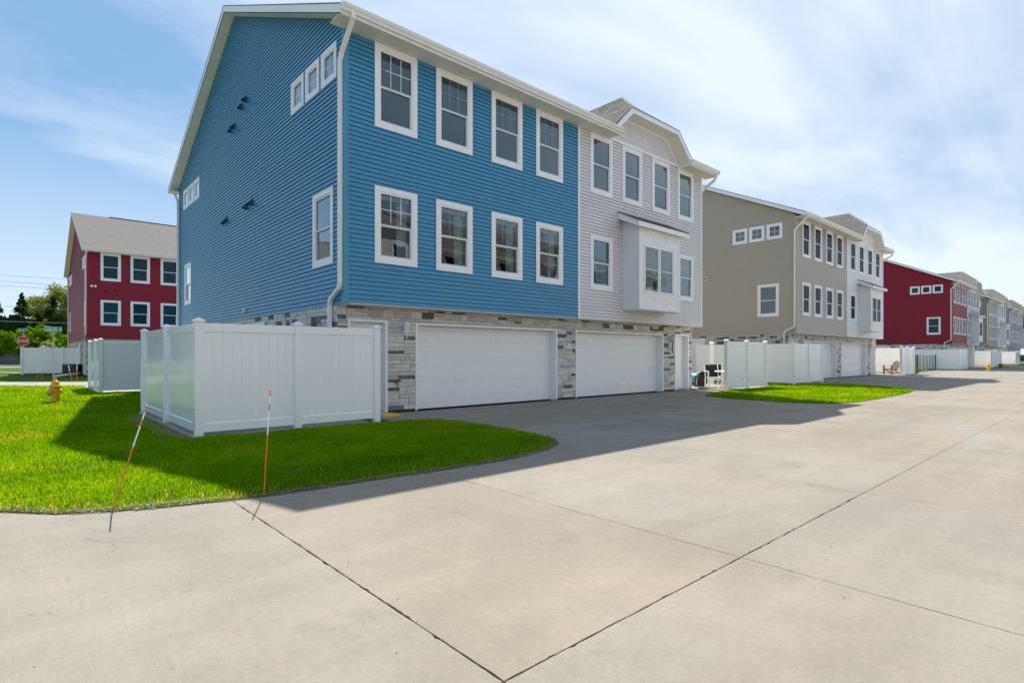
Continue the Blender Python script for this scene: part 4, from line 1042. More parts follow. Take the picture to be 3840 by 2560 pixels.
def lawn(name, poly, bare, regions, excl=(), bare_w=0.10):
    """regions: (x0, x1, y0, y1, density, height, width, segs)"""
    sheet('lawn', poly, 0.012, THATCH, thick=0.08)
    Ps, Hs, Ws, Ts = [], [], [], []
    for (x0, x1, y0, y1, den, h, w, sg) in regions:
        n = int((x1 - x0) * (y1 - y0) * den); P = np.c_[rng.uniform(x0, x1, n), rng.uniform(y0, y1, n)]; P = P[inside(P, poly)]
        for e in excl: P = P[~inside(P, e) | (rng.random(len(P)) < 0.75 * vnoise(P, 0.3, 31))]
        if bare:
            d = edge_dist(P, bare); keep = rng.random(len(P)) < np.clip((d - 0.02) / bare_w, 0.05, 1); P, d = P[keep], d[keep]
        else: d = np.full(len(P), 9.0)
        nz = vnoise(P, 0.9, 1) * 0.5 + vnoise(P, 0.22, 2) * 0.3 + vnoise(P, 3.0, 3) * 0.35
        thin = vnoise(P, 0.35, 9); keep = rng.random(len(P)) < np.clip(0.22 + thin * 1.6, 0, 1); P, nz, d = P[keep], nz[keep], d[keep]
        hh = h * (0.55 + 0.75 * vnoise(P, 0.3, 5)) * rng.uniform(0.6, 1.25, len(P)); hh *= np.clip(0.45 + d / 0.5, 0.45, 1)
        t = np.clip(0.10 + 0.75 * nz + rng.normal(0, 0.12, len(P)), 0, 0.94); dry = rng.random(len(P)) < (0.012 + 0.16 * np.exp(-d / 0.25) + 0.20 * np.clip(vnoise(P, 0.8, 41) - 0.74, 0, 1) / 0.26); t[dry] = rng.uniform(0.94, 1.0, dry.sum())
        me = blades_mesh('grass', P, hh, w * rng.uniform(0.7, 1.3, len(P)), t, GRASS, sg, 0.012, 0.75)
        tag(put('grass', me), kind='stuff')


EDGE1 = ISL1[1:27]
DIRT = [(2.16, 15.45), (1.92, 14.9), (1.72, 14.0), (1.80, 13.2), (1.68, 12.6), (1.86, 11.8), (1.78, 11.3), (1.90, 10.9), (1.97, 10.45), (2.13, 10.15)]
lawn('grass', ISL1, EDGE1, [(-8, -1.6, 8.4, 39, 260, 0.07, 0.022, 1), (-1.6, 7.0, 5.3, 8.0, 5200, 0.052, 0.0058, 2), (-1.6, 7.0, 8.0, 10.2, 4200, 0.052, 0.007, 2), (-1.5, 2.2, 10.2, 15, 3400, 0.055, 0.009, 1), (-1.5, 5.2, 15, 22, 1500, 0.06, 0.014, 1), (-2.5, 5.2, 22, 34, 600, 0.07, 0.024, 1)], [DIRT])
lawn('grass', ISL2, None, [(16.4, 29.2, 5.1, 10.15, 900, 0.07, 0.018, 1), (23.6, 26.5, 10.1, 20, 300, 0.08, 0.03, 1)])
lawn('grass', ISL3, None, [(48.2, 64.3, 12.2, 18, 130, 0.14, 0.06, 1)])
for isl in (ISL4, ISL5): sheet('lawn', isl, 0.03, THATCH, thick=0.08)
tag(obj('soil', MB().poly([(x, y, 0.026) for x, y in DIRT]), SOIL), kind='stuff')
strip = MB(); rs_ = random.Random(8); walk = []
for a_, b_ in zip(EDGE1, EDGE1[1:]):
    a_, b_ = Vector(a_), Vector(b_); L_ = (b_ - a_).length
    if L_ > 3: continue
    for k in range(max(1, int(L_ / 0.05))): p = a_.lerp(b_, k / max(1, int(L_ / 0.05))); d = (b_ - a_).normalized(); walk.append((p, Vector((-d.y, d.x))))
prev = None; w_ = 0.06
for p, nn in walk:
    w_ = min(0.19, max(0.015, w_ + rs_.uniform(-0.022, 0.022) + 0.06 * (0.075 - w_))); o_ = -abs(rs_.gauss(0.012, 0.012)) - 0.004; cur = (p + nn * o_, p + nn * w_)
    if prev: strip.poly([(prev[0].x, prev[0].y, 0.0035), (cur[0].x, cur[0].y, 0.0035), (cur[1].x, cur[1].y, 0.0150), (prev[1].x, prev[1].y, 0.0150)])
    prev = cur
tag(obj('soil', strip, SOIL, fix=False), kind='stuff')
# crumbs of soil, mulch and dead grass along the lane edge
Pn = []; ed = [Vector(p) for p in EDGE1]
for a, b in zip(ed, ed[1:]):
    if (b - a).length > 3: continue
    n = int((b - a).length * 230)
    for k in range(n):
        p = a.lerp(b, rng.random()); d = (b - a).normalized(); o = Vector((-d.y, d.x)) * (abs(rng.normal(0.0, 0.085)) - 0.012 + 0.03 * math.sin(p.x * 5.1 + p.y * 3.3)); Pn.append((p.x + o.x, p.y + o.y))
for k in range(1200): Pn.append((rng.uniform(1.62, 2.2), rng.uniform(10.1, 15.4)))
Pn = np.array(Pn); n = len(Pn); V = []; T = []; ti = []
for (x, y) in Pn:
    s = rng.uniform(0.003, 0.009); a = rng.uniform(0, 6.28); el = rng.uniform(0.6, 2.4); k = len(V); z = 0.010 + rng.random() * 0.012
    c, q = math.cos(a), math.sin(a)
    V += [(x - c * s * el, y - q * s * el, z - 0.006), (x + q * s, y - c * s, z), (x + c * s * el, y + q * s * el, z - 0.006), (x - q * s, y + c * s, z - 0.004), (x, y, z + s * 0.8)]
    T += [(k, k + 1, k + 4), (k + 1, k + 2, k + 4), (k + 2, k + 3, k + 4), (k + 3, k, k + 4)]; ti += [rng.random()] * 5
for k_ in range(170):
    x = rng.uniform(-0.3, 9.5); y = rng.uniform(0.3, 5.4) if rng.random() < 0.8 else rng.uniform(5.5, 11)
    if y > 5.4 and x < 7: continue
    s = rng.uniform(0.002, 0.006); a = rng.uniform(0, 6.28); el = rng.uniform(0.8, 3.5); k = len(V); z = 0.003; c, q = math.cos(a), math.sin(a)
    V += [(x - c * s * el, y - q * s * el, 0.001), (x + q * s, y - c * s, 0.001), (x + c * s * el, y + q * s * el, 0.001), (x - q * s, y + c * s, 0.001), (x, y, s * 0.8)]
    T += [(k, k + 1, k + 4), (k + 1, k + 2, k + 4), (k + 2, k + 3, k + 4), (k + 3, k, k + 4)]; ti += [rng.random()] * 5
LITTER = leafmat('soil_crumbs', [(0.0, (0.09, 0.07, 0.05)), (0.6, (0.22, 0.17, 0.12)), (0.9, (0.34, 0.28, 0.20)), (1.0, (0.50, 0.47, 0.42))], 0.0)
tag(put('mulch_crumbs', tri_mesh('mulch_crumbs', np.array(V), np.array(T), np.array(ti), LITTER)), kind='stuff')

# ------------------------------------------------------------------ houses
BX, BY = 5.3, 11.3
house = duplex('duplex_house', 'two-unit house, left half bright blue siding, right half pale grey, nearest the camera', BX, BY, BLUE, PALE, 2, grid=(3, 2))
VENT_SHADE = principled('vent_blue_shaded', (0.022, 0.085, 0.16), 0.5, 0.3)  # siding blue darkened: the shade under the hoods is put into the colour
for (y, zz, s) in ((6.75, 9.22, 1.0), (7.2, 9.14, 0.95), (8.0, 8.78, 1.0), (8.35, 8.74, 0.8), (6.2, 5.95, 1.05), (6.68, 5.92, 1.0), (8.84, 5.90, 1.0), (9.2, 5.88, 0.8)): hooded_vent(house, y, zz, VENT_SHADE, s)
gv = obj('wall_vent', MB().box(-0.05, 0.0, -0.09, 0.09, -0.07, 0.07), CREAM, house, (-0.013, 6.9, 2.74), bevel=0.008); obj('louvre', MB().box(-0.056, -0.05, -0.07, 0.07, -0.045, -0.02).box(-0.056, -0.05, -0.07, 0.07, 0.0, 0.025), GALV, gv)
tanh = duplex('duplex_house', 'two-unit house with taupe siding on the left and white siding on the right', 29.8, BY, TAN, WHITES, 1, shift=0.35, lower='dark', upper='dark', gable_windows=False)
tv = obj('wall_vent', MB().box(-0.05, 0.0, -0.11, 0.11, -0.11, 0.11), CREAM, tanh, (-0.013, 5.0, 5.78), bevel=0.01); obj('louvre', MB().box(-0.056, -0.05, -0.08, 0.08, -0.02, 0.06), RUBBER, tv)
duplex('duplex_house', 'dark red sided house with pale grey right half, third along the lane', 67.6, BY, RED, GREYB, 0, shift=0.35, lower='dark', upper='dark', gable_windows=False)
duplex('duplex_house', 'brownish taupe house with white right half, just beyond the dark red one', 91.5, BY + 0.35, TAUPE, WHITES, 0, shift=0.35, lower='dark', upper='dark', gable_windows=False)
duplex('duplex_house', 'blue-grey house near the far end of the row', 114.0, BY + 0.6, SLATE, GREYB, 0, shift=0.35, lower='dark', upper='dark', gable_windows=False)
duplex('duplex_house', 'brown house with white windows at the very far end of the lane', 158, 14.0, BROWNR, BROWNR, 0, rz=R(-90), lower='dark', upper='dark', gable_windows=False)
redb = duplex('duplex_house', 'dark red house across the street behind, its grey roof in full view', 3.54, 45.5, RED, RED, 0, lower='dark', upper='dark')
redb.scale = (1, 1, 0.972)
for xv in (1.02, 1.62):
    rv = obj('wall_vent', MB().box(-0.13, 0.13, -0.07, 0.0, -0.12, 0.12), RED, redb, (xv, -0.02, 5.95), bevel=0.01); obj('hood', MB().box(-0.10, 0.10, -0.12, -0.07, -0.02, 0.10), RED, rv)
for xv in (0.23, 0.42): fl_ = obj('flood_lamp', MB().lathe([(0.03, 0.0), (0.05, -0.06), (0.08, -0.14), (0.07, -0.15)], 10, (0, 0), 'y'), TRIM, redb, (xv, -0.02, 6.08))
# the row across the lane stands behind the camera: it lights the shaded fronts and shows in their window glass
duplex('duplex_house', 'pale grey house across the lane, seen mirrored in the blue house windows', 28.6, -8.2, WHITES, PALE, 0, rz=math.pi, lower='shade', upper='shade', gable_windows=False)
duplex('duplex_house', 'white and grey house across the lane, beyond the mirrored pale grey one', 45.6, -8.2, WHITES, PALE, 0, rz=math.pi, lower='shade', upper='shade', gable_windows=False)
duplex('duplex_house', 'white and grey house across the lane behind the camera', 11.6, -8.2, WHITES, PALE, 0, rz=math.pi, lower='shade', upper='shade', gable_windows=False)

duplex('duplex_house', 'pale grey house left of the red one, seen only mirrored in the glossy white fence', -24.5, 45.5, PALE, WHITES, 0, lower='shade', upper='shade', gable_windows=False)
# ------------------------------------------------------------------ fences and patios
patio(2.14, 5.28, 10.13, 15.42); patio(20.33, 23.7, 10.13, 15.3); patio(26.48, 29.78, 10.13, 15.3); patio(44.83, 48.1, 10.13, 15.3); patio(64.3, 67.5, 10.13, 15.3); patio(82.65, 86, 10.13, 15.3); patio(2.2, 5.28, 24.5, 29.9)
patio(88.2, 91.4, 10.4, 15.3); patio(106.5, 109.9, 10.4, 15.3)
fence('white privacy fence in front of the blue house, between the lawn and its side patio', [(5.2, 15.3), (2.25, 15.3), (2.25, 12.75), (2.25, 10.2), (3.87, 10.2), (5.47, 10.2)])
fence('white fence behind the blue house, beside the street and the red house', [(5.2, 24.6), (2.3, 24.6), (2.3, 26.2), (2.3, 28.4), (5.2, 28.4)])
fence('white fence of the pale grey half, end post in front of the patio chair', [(20.2, 10.2), (21.88, 10.2), (23.58, 10.2), (23.58, 12.6), (23.58, 15.1), (20.4, 15.1)], gaps=(2, 3, 4))
fence('white fence at the left of the taupe house, behind the patio table', [(29.7, 15.0), (26.6, 15.0), (26.6, 12.7), (26.6, 10.2), (28.3, 10.2), (30.05, 10.2)])
fence('white fence at the right of the white half, behind the brown deck chair', [(44.7, 10.2), (46.35, 10.2), (48.0, 10.2), (48.0, 12.7), (48.0, 15.2)], pick=False)
fence('white fence at the left of the dark red house, beyond the black wire fence', [(67.4, 17.6), (64.4, 17.6), (64.4, 15.2), (64.4, 12.7), (64.4, 10.2), (66.1, 10.2), (67.8, 10.2)], pick=False)
fence('white fence at the right of the dark red house, behind the far yellow hydrant', [(82.5, 10.2), (84.2, 10.2), (85.9, 10.2), (85.9, 12.8), (85.9, 15.4)], pick=False)
fence('white fence at the left of the brownish taupe house', [(91.4, 15.4), (88.3, 15.4), (88.3, 13.0), (88.3, 10.5), (91.6, 10.5)], pick=False)
fence('white fence with a round plaque at the right of the brownish taupe house', [(106.4, 10.5), (108.1, 10.5), (109.8, 10.5), (109.8, 13.2), (109.8, 15.8)], pick=False)
fence('white fence across the street, left of the red house behind the blue one', [(0.42, 57.8), (0.42, 52.0), (2.6, 51.3), (3.5, 51.0)], pick=False)

fence('white fence mirrored in the side of the near fence, outside the left of the photo', [(-9.2, 44.3), (-6.4, 44.3), (-6.4, 47.0), (-6.4, 50.0)], pick=False)


# ------------------------------------------------------------------ street furniture
def hydrant(label, x, y, rz):
    h = thing('fire_hydrant', label, 'fire hydrant', (x, y, 0), rz, 'yellow fire hydrants')
    obj('barrel', MB().lathe([(0.115, 0.0), (0.12, 0.03), (0.105, 0.05), (0.10, 0.44), (0.125, 0.455), (0.15, 0.47), (0.15, 0.49)], 20), YELLOW, h, smooth=False)
    obj('bonnet', MB().lathe([(0.15, 0.49), (0.148, 0.50), (0.112, 0.515), (0.105, 0.56), (0.085, 0.615), (0.05, 0.65), (0.03, 0.66), (0.03, 0.70), (0.02, 0.712)], 20), YELLOW, h, smooth=True)
    obj('pumper_nozzle', MB().lathe([(0.075, -0.09), (0.075, -0.14), (0.10, -0.145), (0.10, -0.155), (0.085, -0.16), (0.08, -0.20), (0.05, -0.23), (0.022, -0.235), (0.022, -0.27)], 16, (0, 0.32), 'x'), YELLOW, h)
    obj('nozzle_ring', MB().lathe([(0.107, -0.118), (0.112, -0.14), (0.107, -0.143)], 16, (0, 0.32), 'x'), GALV, h)
    for s in (-1, 1): obj('hose_nozzle', MB().lathe([(0.05, s * 0.09), (0.05, s * 0.15), (0.06, s * 0.155), (0.06, s * 0.19), (0.02, s * 0.195), (0.02, s * 0.215)], 12, (0, 0.34), 'y'), YELLOW, h)
    pth = [(-0.235, 0.0, 0.30)] + [(-0.235 + 0.12 * k / 6, 0.02, 0.30 - 0.20 * math.sin(math.pi * k / 6 * 0.75)) for k in range(1, 7)]
    obj('chain', MB().tube(pth, 0.006, 5), GALV, h)
    bolts = MB()
    for k in range(8): t = k * math.pi / 4; bolts.lathe([(0.012, 0.49), (0.012, 0.515)], 6, (0.134 * math.cos(t), 0.134 * math.sin(t)))
    obj('bolts', bolts, YELLOW, h)
    return h


hydrant('yellow fire hydrant on the sunlit lawn left of the white fence', 0.87, 20.42, R(-42))
hydrant('small yellow fire hydrant far down the lane beside a white fence', 62.17, 7.91, R(160))


def stake(label, base, top, bands, r=0.006, top_white=True):
    b, t = Vector(base), Vector(top); L = (t - b); s = thing('driveway_marker', label, 'marker', base, 0, 'orange and white driveway markers')
    for (p, q, c) in bands:
        n_ = 'orange_band' if c == 'o' else 'white_band'
        bend = lambda k: Vector((0, 0, 0.0)) + L * k + Vector((-L.x, -L.y, 0)) * 0.06 * (k - k * k)
        obj(n_, MB().tube([bend(p + (q - p) * i / 4) for i in range(5)], r, 7), ORANGE if c == 'o' else TRIM, s)
    return s


fwv, rtv = Vector((math.cos(R(48)), math.sin(R(48)))), Vector((math.sin(R(48)), -math.cos(R(48))))


def cp(f, r): v = fwv * f + rtv * r; return (v.x, v.y)


def pix(px, py):             # ground point seen at a pixel of the photograph
    t = 2073 * 1.37 / (py - 1332); return cp(t, (px - 1920) / 2073 * t)


def at(px, t): return cp(t, (px - 1920) / 2073 * t)


a = cp(4.863, -3.515); b = cp(4.98, -3.285)
stake('orange and white driveway marker leaning right at the lane edge, nearest the left side', (*a, 0.0), (*b, 0.925), [(0, 0.60, 'o'), (0.60, 0.80, 'w'), (0.80, 0.86, 'o'), (0.86, 0.93, 'w'), (0.93, 0.99, 'o'), (0.99, 1.0, 'w')])
a = cp(5.383, -2.417); b = cp(5.383, -2.352)
stake('orange and white driveway marker standing almost upright in the shaded lawn edge', (*a, 0.0), (*b, 1.045), [(0, 0.57, 'o'), (0.57, 0.80, 'w'), (0.80, 0.86, 'o'), (0.86, 0.93, 'w'), (0.93, 0.99, 'o'), (0.99, 1.0, 'w')])
for (px0, py0, px1, py1, t, lab) in ((135.5, 1428, 145, 1374, 30.2, 'thin faded driveway marker leaning beside the far street, left one of a pair'), (157.5, 1429, 157.8, 1375, 30.0, 'thin driveway marker upright against the far white fence'), (269, 1430, 256, 1368, 29.3, 'red and white driveway marker leaning left before the black air conditioner'), (288, 1430, 288.5, 1363, 29.0, 'red and white driveway marker upright before the black air conditioner')):
    p0 = at(px0, t); p1 = at(px1, t); z1 = 1.37 - (py1 - 1332) / 2073 * t
    stake(lab, (*p0, 0.0), (*p1, z1), [(0, 0.45, 'o'), (0.45, 0.62, 'o'), (0.62, 1.0, 'w')], r=0.016)

SIGN_GREEN = principled('sign_green', (0.01, 0.30, 0.235), 0.4, 0.4)
SIGN_RED = principled('sign_red', (0.56, 0.018, 0.022), 0.4, 0.4)
SIGNW = principled('sign_white', (0.78, 0.80, 0.80), 0.4, 0.4)


def text(parent, s, size, loc, mat=SIGNW, bold=0.012, sx=1.0):
    c = bpy.data.curves.new('lettering', 'FONT'); c.body = s; c.size = size; c.align_x = 'CENTER'; c.align_y = 'CENTER'; c.extrude = 0.002; c.offset = bold * size
    c.materials.append(mat); o = bpy.data.objects.new('lettering', c); COL.objects.link(o)
    dg = bpy.context.evaluated_depsgraph_get(); me = bpy.data.meshes.new_from_object(o.evaluated_get(dg)); bpy.data.objects.remove(o); bpy.data.curves.remove(c)
    me.materials.clear(); me.materials.append(mat); o = put('lettering', me, parent, loc); o.rotation_euler = (R(90), 0, 0); o.scale = (sx, 1, 1)
    return o


def rrect(w, h, r, n=4):
    out = []
    for cx, cy, a0 in ((w / 2 - r, h / 2 - r, 0), (-w / 2 + r, h / 2 - r, 90), (-w / 2 + r, -h / 2 + r, 180), (w / 2 - r, -h / 2 + r, 270)):
        for k in range(n + 1): a_ = R(a0 + 90 * k / n); out.append((cx + r * math.cos(a_), cy + r * math.sin(a_)))
    return out


XZ = lambda u, v, w: (u, -w, v)


def name_plate(parent, z, w, h, txt, size, bullet=True, sx=0.9):
    p = obj('name_plate', MB().prism(rrect(w, h, 0.025), 0, 0.006, XZ), SIGNW, parent, (0, -0.03, z))
    obj('plate_face', MB().prism(rrect(w - 0.035, h - 0.035, 0.018), 0.0061, 0.008, XZ), SIGN_GREEN, p)
    text(p, txt, size, (-0.05 if bullet else 0, -0.0105, -0.005), sx=sx)
    if bullet: obj('emblem', MB().prism([(-0.02, 0.05), (0.0, 0.05), (0.018, 0.02), (0.018, -0.02), (0.0, -0.05), (-0.02, -0.05)], 0.0081, 0.0105, XZ), SIGNW, p, (w / 2 - 0.07, 0, 0))
    return p


x, y = at(200, 30.0)
sg = thing('street_name_sign', 'green street name sign reading Jack Dr on a grey steel post', 'street sign', (x, y, 0), R(-4))
obj('post', MB().box(-0.026, 0.026, -0.02, 0.02, 0, 2.66), GALV, sg)
name_plate(sg, 2.78, 0.72, 0.245, 'Jack Dr', 0.205, True, 0.72)
x, y = at(86.5, 44.0)
sg = thing('stop_sign', 'red octagonal STOP sign with green Middle Rd plate above, behind the far fence', 'stop sign', (x, y, 0), R(-6))
obj('post', MB().box(-0.03, 0.03, 0.0, 0.04, 0, 3.42), GALV, sg)
octo = lambda r: [(r * math.cos(R(22.5 + 45 * k)), r * math.sin(R(22.5 + 45 * k))) for k in range(8)]
pl = obj('octagon_plate', MB().prism(octo(0.395), 0, 0.006, XZ), SIGNW, sg, (0, -0.01, 2.50)); obj('plate_face', MB().prism(octo(0.362), 0.0061, 0.008, XZ), SIGN_RED, pl)
text(pl, 'STOP', 0.31, (0, -0.0105, -0.01), sx=0.80, bold=0.022)
name_plate(sg, 3.40, 0.68, 0.21, 'Middle Rd', 0.17, False, 0.68)
obj('bracket', MB().box(-0.05, 0.05, -0.025, 0.03, 2.98, 3.26), principled('wood_bracket', (0.50, 0.38, 0.20), 0.7), sg)

x, y = pix(273, 1406)
ac = thing('air_conditioner', 'black outdoor air conditioner unit on the grass beside the red house', 'air conditioner', (x, y, 0), R(-40))
obj('cabinet', MB().box(-0.45, 0.45, -0.38, 0.38, 0.03, 0.76), BLACKM, ac, bevel=0.02)
lv = MB()
for k in range(11): lv.box(-0.40, 0.40, -0.392, -0.381, 0.10 + k * 0.05, 0.125 + k * 0.05)
obj('louvre', lv, principled('dark_louvre', (0.012, 0.012, 0.016), 0.5), ac); obj('badge', MB().box(-0.02, 0.22, -0.40, -0.393, 0.60, 0.64), principled('badge_pink', (0.42, 0.22, 0.24), 0.5), ac); obj('pad', MB().box(-0.5, 0.5, -0.45, 0.45, -0.02, 0.03), CONC2, ac)
obj('fan_grille', MB().lathe([(0.33, 0.761), (0.33, 0.775), (0.30, 0.78)], 20), BLACKM, ac)
p0, p1 = pix(208, 1414), pix(319, 1404)
tag(obj('drain_pipe', MB().tube([(p0[0], p0[1], 0.07), ((p0[0] + p1[0]) / 2, (p0[1] + p1[1]) / 2, 0.10), (p1[0], p1[1], 0.16)], 0.075, 10), FENCE), 'white drain pipe lying on the grass at the corner of the red house', 'drain pipe')

tag(obj('rubber_ramp', MB().hexa([(6.12, 11.02, 0.002), (6.58, 11.02, 0.002), (6.52, 11.36, 0.002), (6.12, 11.36, 0.002), (6.14, 11.04, 0.012), (6.50, 11.06, 0.012), (6.48, 11.34, 0.055), (6.14, 11.34, 0.055)]), principled('yellow_plastic', (0.75, 0.46, 0.005), 0.45)), 'flat yellow plastic wedge on the concrete at the end of the near white fence', 'wedge')
tag(obj('splash_block', MB().hexa([(20.28, 11.12, 0.045), (20.95, 11.1, 0.045), (20.95, 11.45, 0.045), (20.28, 11.45, 0.045), (20.30, 11.14, 0.13), (20.93, 11.12, 0.09), (20.93, 11.43, 0.09), (20.30, 11.43, 0.13)]), CONC2, bevel=0.01), 'pale concrete splash block at the right corner of the pale grey house', 'splash block')

# ---- things on the patio of the pale grey half
MATC = principled('turquoise_foam', (0.0, 0.33, 0.42), 0.45, 0.4); NAVY = principled('navy_foam', (0.006, 0.012, 0.075), 0.6, 0.3)
rm = thing('rolled_mat', 'rolled turquoise foam mat lying on the patio behind the corner', 'foam mat', (22.08, 12.25, 0.048))
def spiral(r0, r1, turns, th):
    o_, i_ = [], []
    n = int(turns * 22)
    for k in range(n + 1):
        a_ = 2 * math.pi * turns * k / n + 1.2; r = r0 + (r1 - r0) * k / n; o_.append((r * math.cos(a_), r * math.sin(a_))); i_.append(((r - th) * math.cos(a_), (r - th) * math.sin(a_)))
    return o_, i_
def roll(r0, r1, turns, th, y0, y1):
    o_, i_ = spiral(r0, r1, turns, th); mb = MB(); Fy = lambda p, yy: (p[0], yy, p[1] + 0.295)
    for k in range(len(o_) - 1):
        mb.hexa([Fy(o_[k], y0), Fy(o_[k + 1], y0), Fy(i_[k + 1], y0), Fy(i_[k], y0), Fy(o_[k], y1), Fy(o_[k + 1], y1), Fy(i_[k + 1], y1), Fy(i_[k], y1)])
    return mb
obj('outer_layers', roll(0.20, 0.29, 3.0, 0.025, 0.0, 1.5), MATC, rm); obj('inner_layer', roll(0.172, 0.176, 1.02, 0.02, 0.01, 1.5), NAVY, rm); obj('core', MB().lathe([(0.155, 0.25), (0.155, 0.3)], 20, (0, 0.295), 'y'), NAVY, rm)


SLING = principled('black_sling', (0.022, 0.024, 0.026), 0.7, 0.2, var=0.1, scale=30)


def patio_chair(label, x, y, rz):
    c = thing('patio_chair', label, 'chair', (x, y, 0.047), rz, 'patio chairs')      # front is -Y
    for s in (-1, 1):
        x_ = s * 0.26
        obj('leg', MB().box(x_ - 0.022, x_ + 0.022, -0.28, -0.24, 0, 0.66), TRIM, c)
        obj('leg', MB().hexa([(x_ - 0.02, 0.26, 0), (x_ + 0.02, 0.26, 0), (x_ + 0.02, 0.30, 0), (x_ - 0.02, 0.30, 0), (x_ - 0.02, 0.20, 0.42), (x_ + 0.02, 0.20, 0.42), (x_ + 0.02, 0.24, 0.42), (x_ - 0.02, 0.24, 0.42)]), TRIM, c)
        obj('armrest', MB().box(x_ - 0.028, x_ + 0.028, -0.285, 0.26, 0.66, 0.685), TRIM, c)
        obj('back_frame', MB().hexa([(x_ - 0.015, 0.20, 0.40), (x_ + 0.015, 0.20, 0.40), (x_ + 0.015, 0.235, 0.40), (x_ - 0.015, 0.235, 0.40), (x_ - 0.015, 0.36, 0.94), (x_ + 0.015, 0.36, 0.94), (x_ + 0.015, 0.39, 0.94), (x_ - 0.015, 0.39, 0.94)]), TRIM, c)
    obj('seat_rail', MB().tube([(-0.26, -0.26, 0.43), (-0.12, -0.27, 0.405), (0.12, -0.27, 0.405), (0.26, -0.26, 0.43)], 0.024, 8), TRIM, c)
    obj('seat', MB().hexa([(-0.24, -0.26, 0.42), (0.24, -0.26, 0.42), (0.24, 0.22, 0.39), (-0.24, 0.22, 0.39), (-0.24, -0.26, 0.435), (0.24, -0.26, 0.435), (0.24, 0.22, 0.405), (-0.24, 0.22, 0.405)]), SLING, c)
    obj('backrest', MB().hexa([(-0.245, 0.205, 0.44), (0.245, 0.205, 0.44), (0.245, 0.22, 0.44), (-0.245, 0.22, 0.44), (-0.245, 0.36, 0.93), (0.245, 0.36, 0.93), (0.245, 0.375, 0.93), (-0.245, 0.375, 0.93)]), SLING, c)
    return c


patio_chair('white framed patio chair with black sling back, nearest the rolled mat', 21.35, 11.35, R(-48))
patio_chair('second black and white patio chair, mostly behind the fence post and table', 22.30, 11.75, R(-60))
tb = thing('patio_table', 'round white patio table with bent tube legs, half behind the fence', 'table', (21.27, 10.74, 0.047), 0)
obj('tabletop', MB().lathe([(0.44, 0.655), (0.455, 0.665), (0.455, 0.69), (0.44, 0.70)], 28), TRIM, tb)
for k in range(3):
    a_ = R(150 + 120 * k); c_, s_ = math.cos(a_), math.sin(a_); pt = lambda r, zz: (r * c_, r * s_, zz)
    obj('leg', MB().tube([pt(0.24, 0.655), pt(0.12, 0.50), pt(0.08, 0.38), pt(0.12, 0.27), pt(0.40, 0.018)], 0.018, 8), TRIM, tb)
ct = thing('folding_cart', 'black cart with red clips and white bars beside the patio chair', 'cart', (21.55, 12.0, 0.047), R(-40))
obj('panel', MB().box(-0.30, -0.17, -0.10, 0.0, 0.0, 0.47), BLACKM, ct, bevel=0.01)
for zz in (0.04, 0.37): obj('clip', MB().box(-0.285, -0.185, -0.112, -0.101, zz + 0.02, zz + 0.05).box(-0.275, -0.195, -0.112, -0.101, zz, zz + 0.018), principled('red_plastic', (0.60, 0.03, 0.02), 0.4), ct)
obj('strap', MB().box(-0.245, -0.225, -0.1095, -0.1005, 0.10, 0.35), SIGNW, ct)
obj('wheel', MB().lathe([(0.10, -0.04), (0.24, -0.03), (0.26, 0.0), (0.26, 0.10), (0.2, 0.14)], 22, (0.02, 0.262), 'y'), RUBBER, ct)
obj('hub', MB().lathe([(0.045, -0.055), (0.06, -0.03)], 12, (0.02, 0.262), 'y'), BLACKM, ct)
obj('bag', MB().tube([(-0.14, 0.1, 0.50), (0.0, 0.1, 0.56), (0.16, 0.1, 0.55), (0.25, 0.1, 0.50)], [0.05, 0.09, 0.09, 0.05], 8), RUBBER, ct)
obj('pull_bar', MB().tube([(-0.24, -0.04, 0.25), (-0.72, -0.02, 0.31), (-1.15, 0.02, 0.34)], 0.014, 7).tube([(-0.26, -0.02, 0.44), (-0.66, -0.02, 0.315)], 0.012, 7), GALV, ct)

ad = thing('deck_chair', 'weathered brown slatted deck chair standing before the white fence', 'chair', (46.25, 11.1, 0.047), R(-118))
WOOD = principled('weathered_wood', (0.20, 0.145, 0.095), 0.8, 0.2, var=0.15, scale=6, stretch=(1, 1, 6))
for i in range(5):
    x_ = -0.24 + 0.12 * i; zt_ = 0.96 - 0.05 * abs(i - 2)
    obj('back_slat', MB().hexa([(x_ - 0.052, 0.16, 0.26), (x_ + 0.052, 0.16, 0.26), (x_ + 0.052, 0.18, 0.26), (x_ - 0.052, 0.18, 0.26), (x_ - 0.05, 0.46, zt_), (x_ + 0.05, 0.46, zt_), (x_ + 0.05, 0.48, zt_), (x_ - 0.05, 0.48, zt_)]), WOOD, ad)
for i in range(5):
    y_ = -0.38 + 0.12 * i; z_ = 0.40 - 0.03 * i; obj('seat_slat', MB().box(-0.28, 0.28, y_, y_ + 0.105, z_, z_ + 0.02), SIGNW if i < 1 else WOOD, ad)
for s in (-1, 1):
    obj('armrest', MB().box(s * 0.34 - 0.06, s * 0.34 + 0.06, -0.42, 0.32, 0.60, 0.62), WOOD, ad)
    obj('leg', MB().box(s * 0.31 - 0.05, s * 0.31 - 0.028 + 0.05, -0.40, -0.30, 0, 0.60), WOOD, ad); obj('leg', MB().hexa([(s * 0.30 - 0.015, 0.34, 0), (s * 0.30 + 0.015, 0.34, 0), (s * 0.30 + 0.015, 0.46, 0), (s * 0.30 - 0.015, 0.46, 0), (s * 0.30 - 0.015, -0.34, 0.32), (s * 0.30 + 0.015, -0.34, 0.32), (s * 0.30 + 0.015, -0.30, 0.42), (s * 0.30 - 0.015, -0.30, 0.42)]), WOOD, ad)

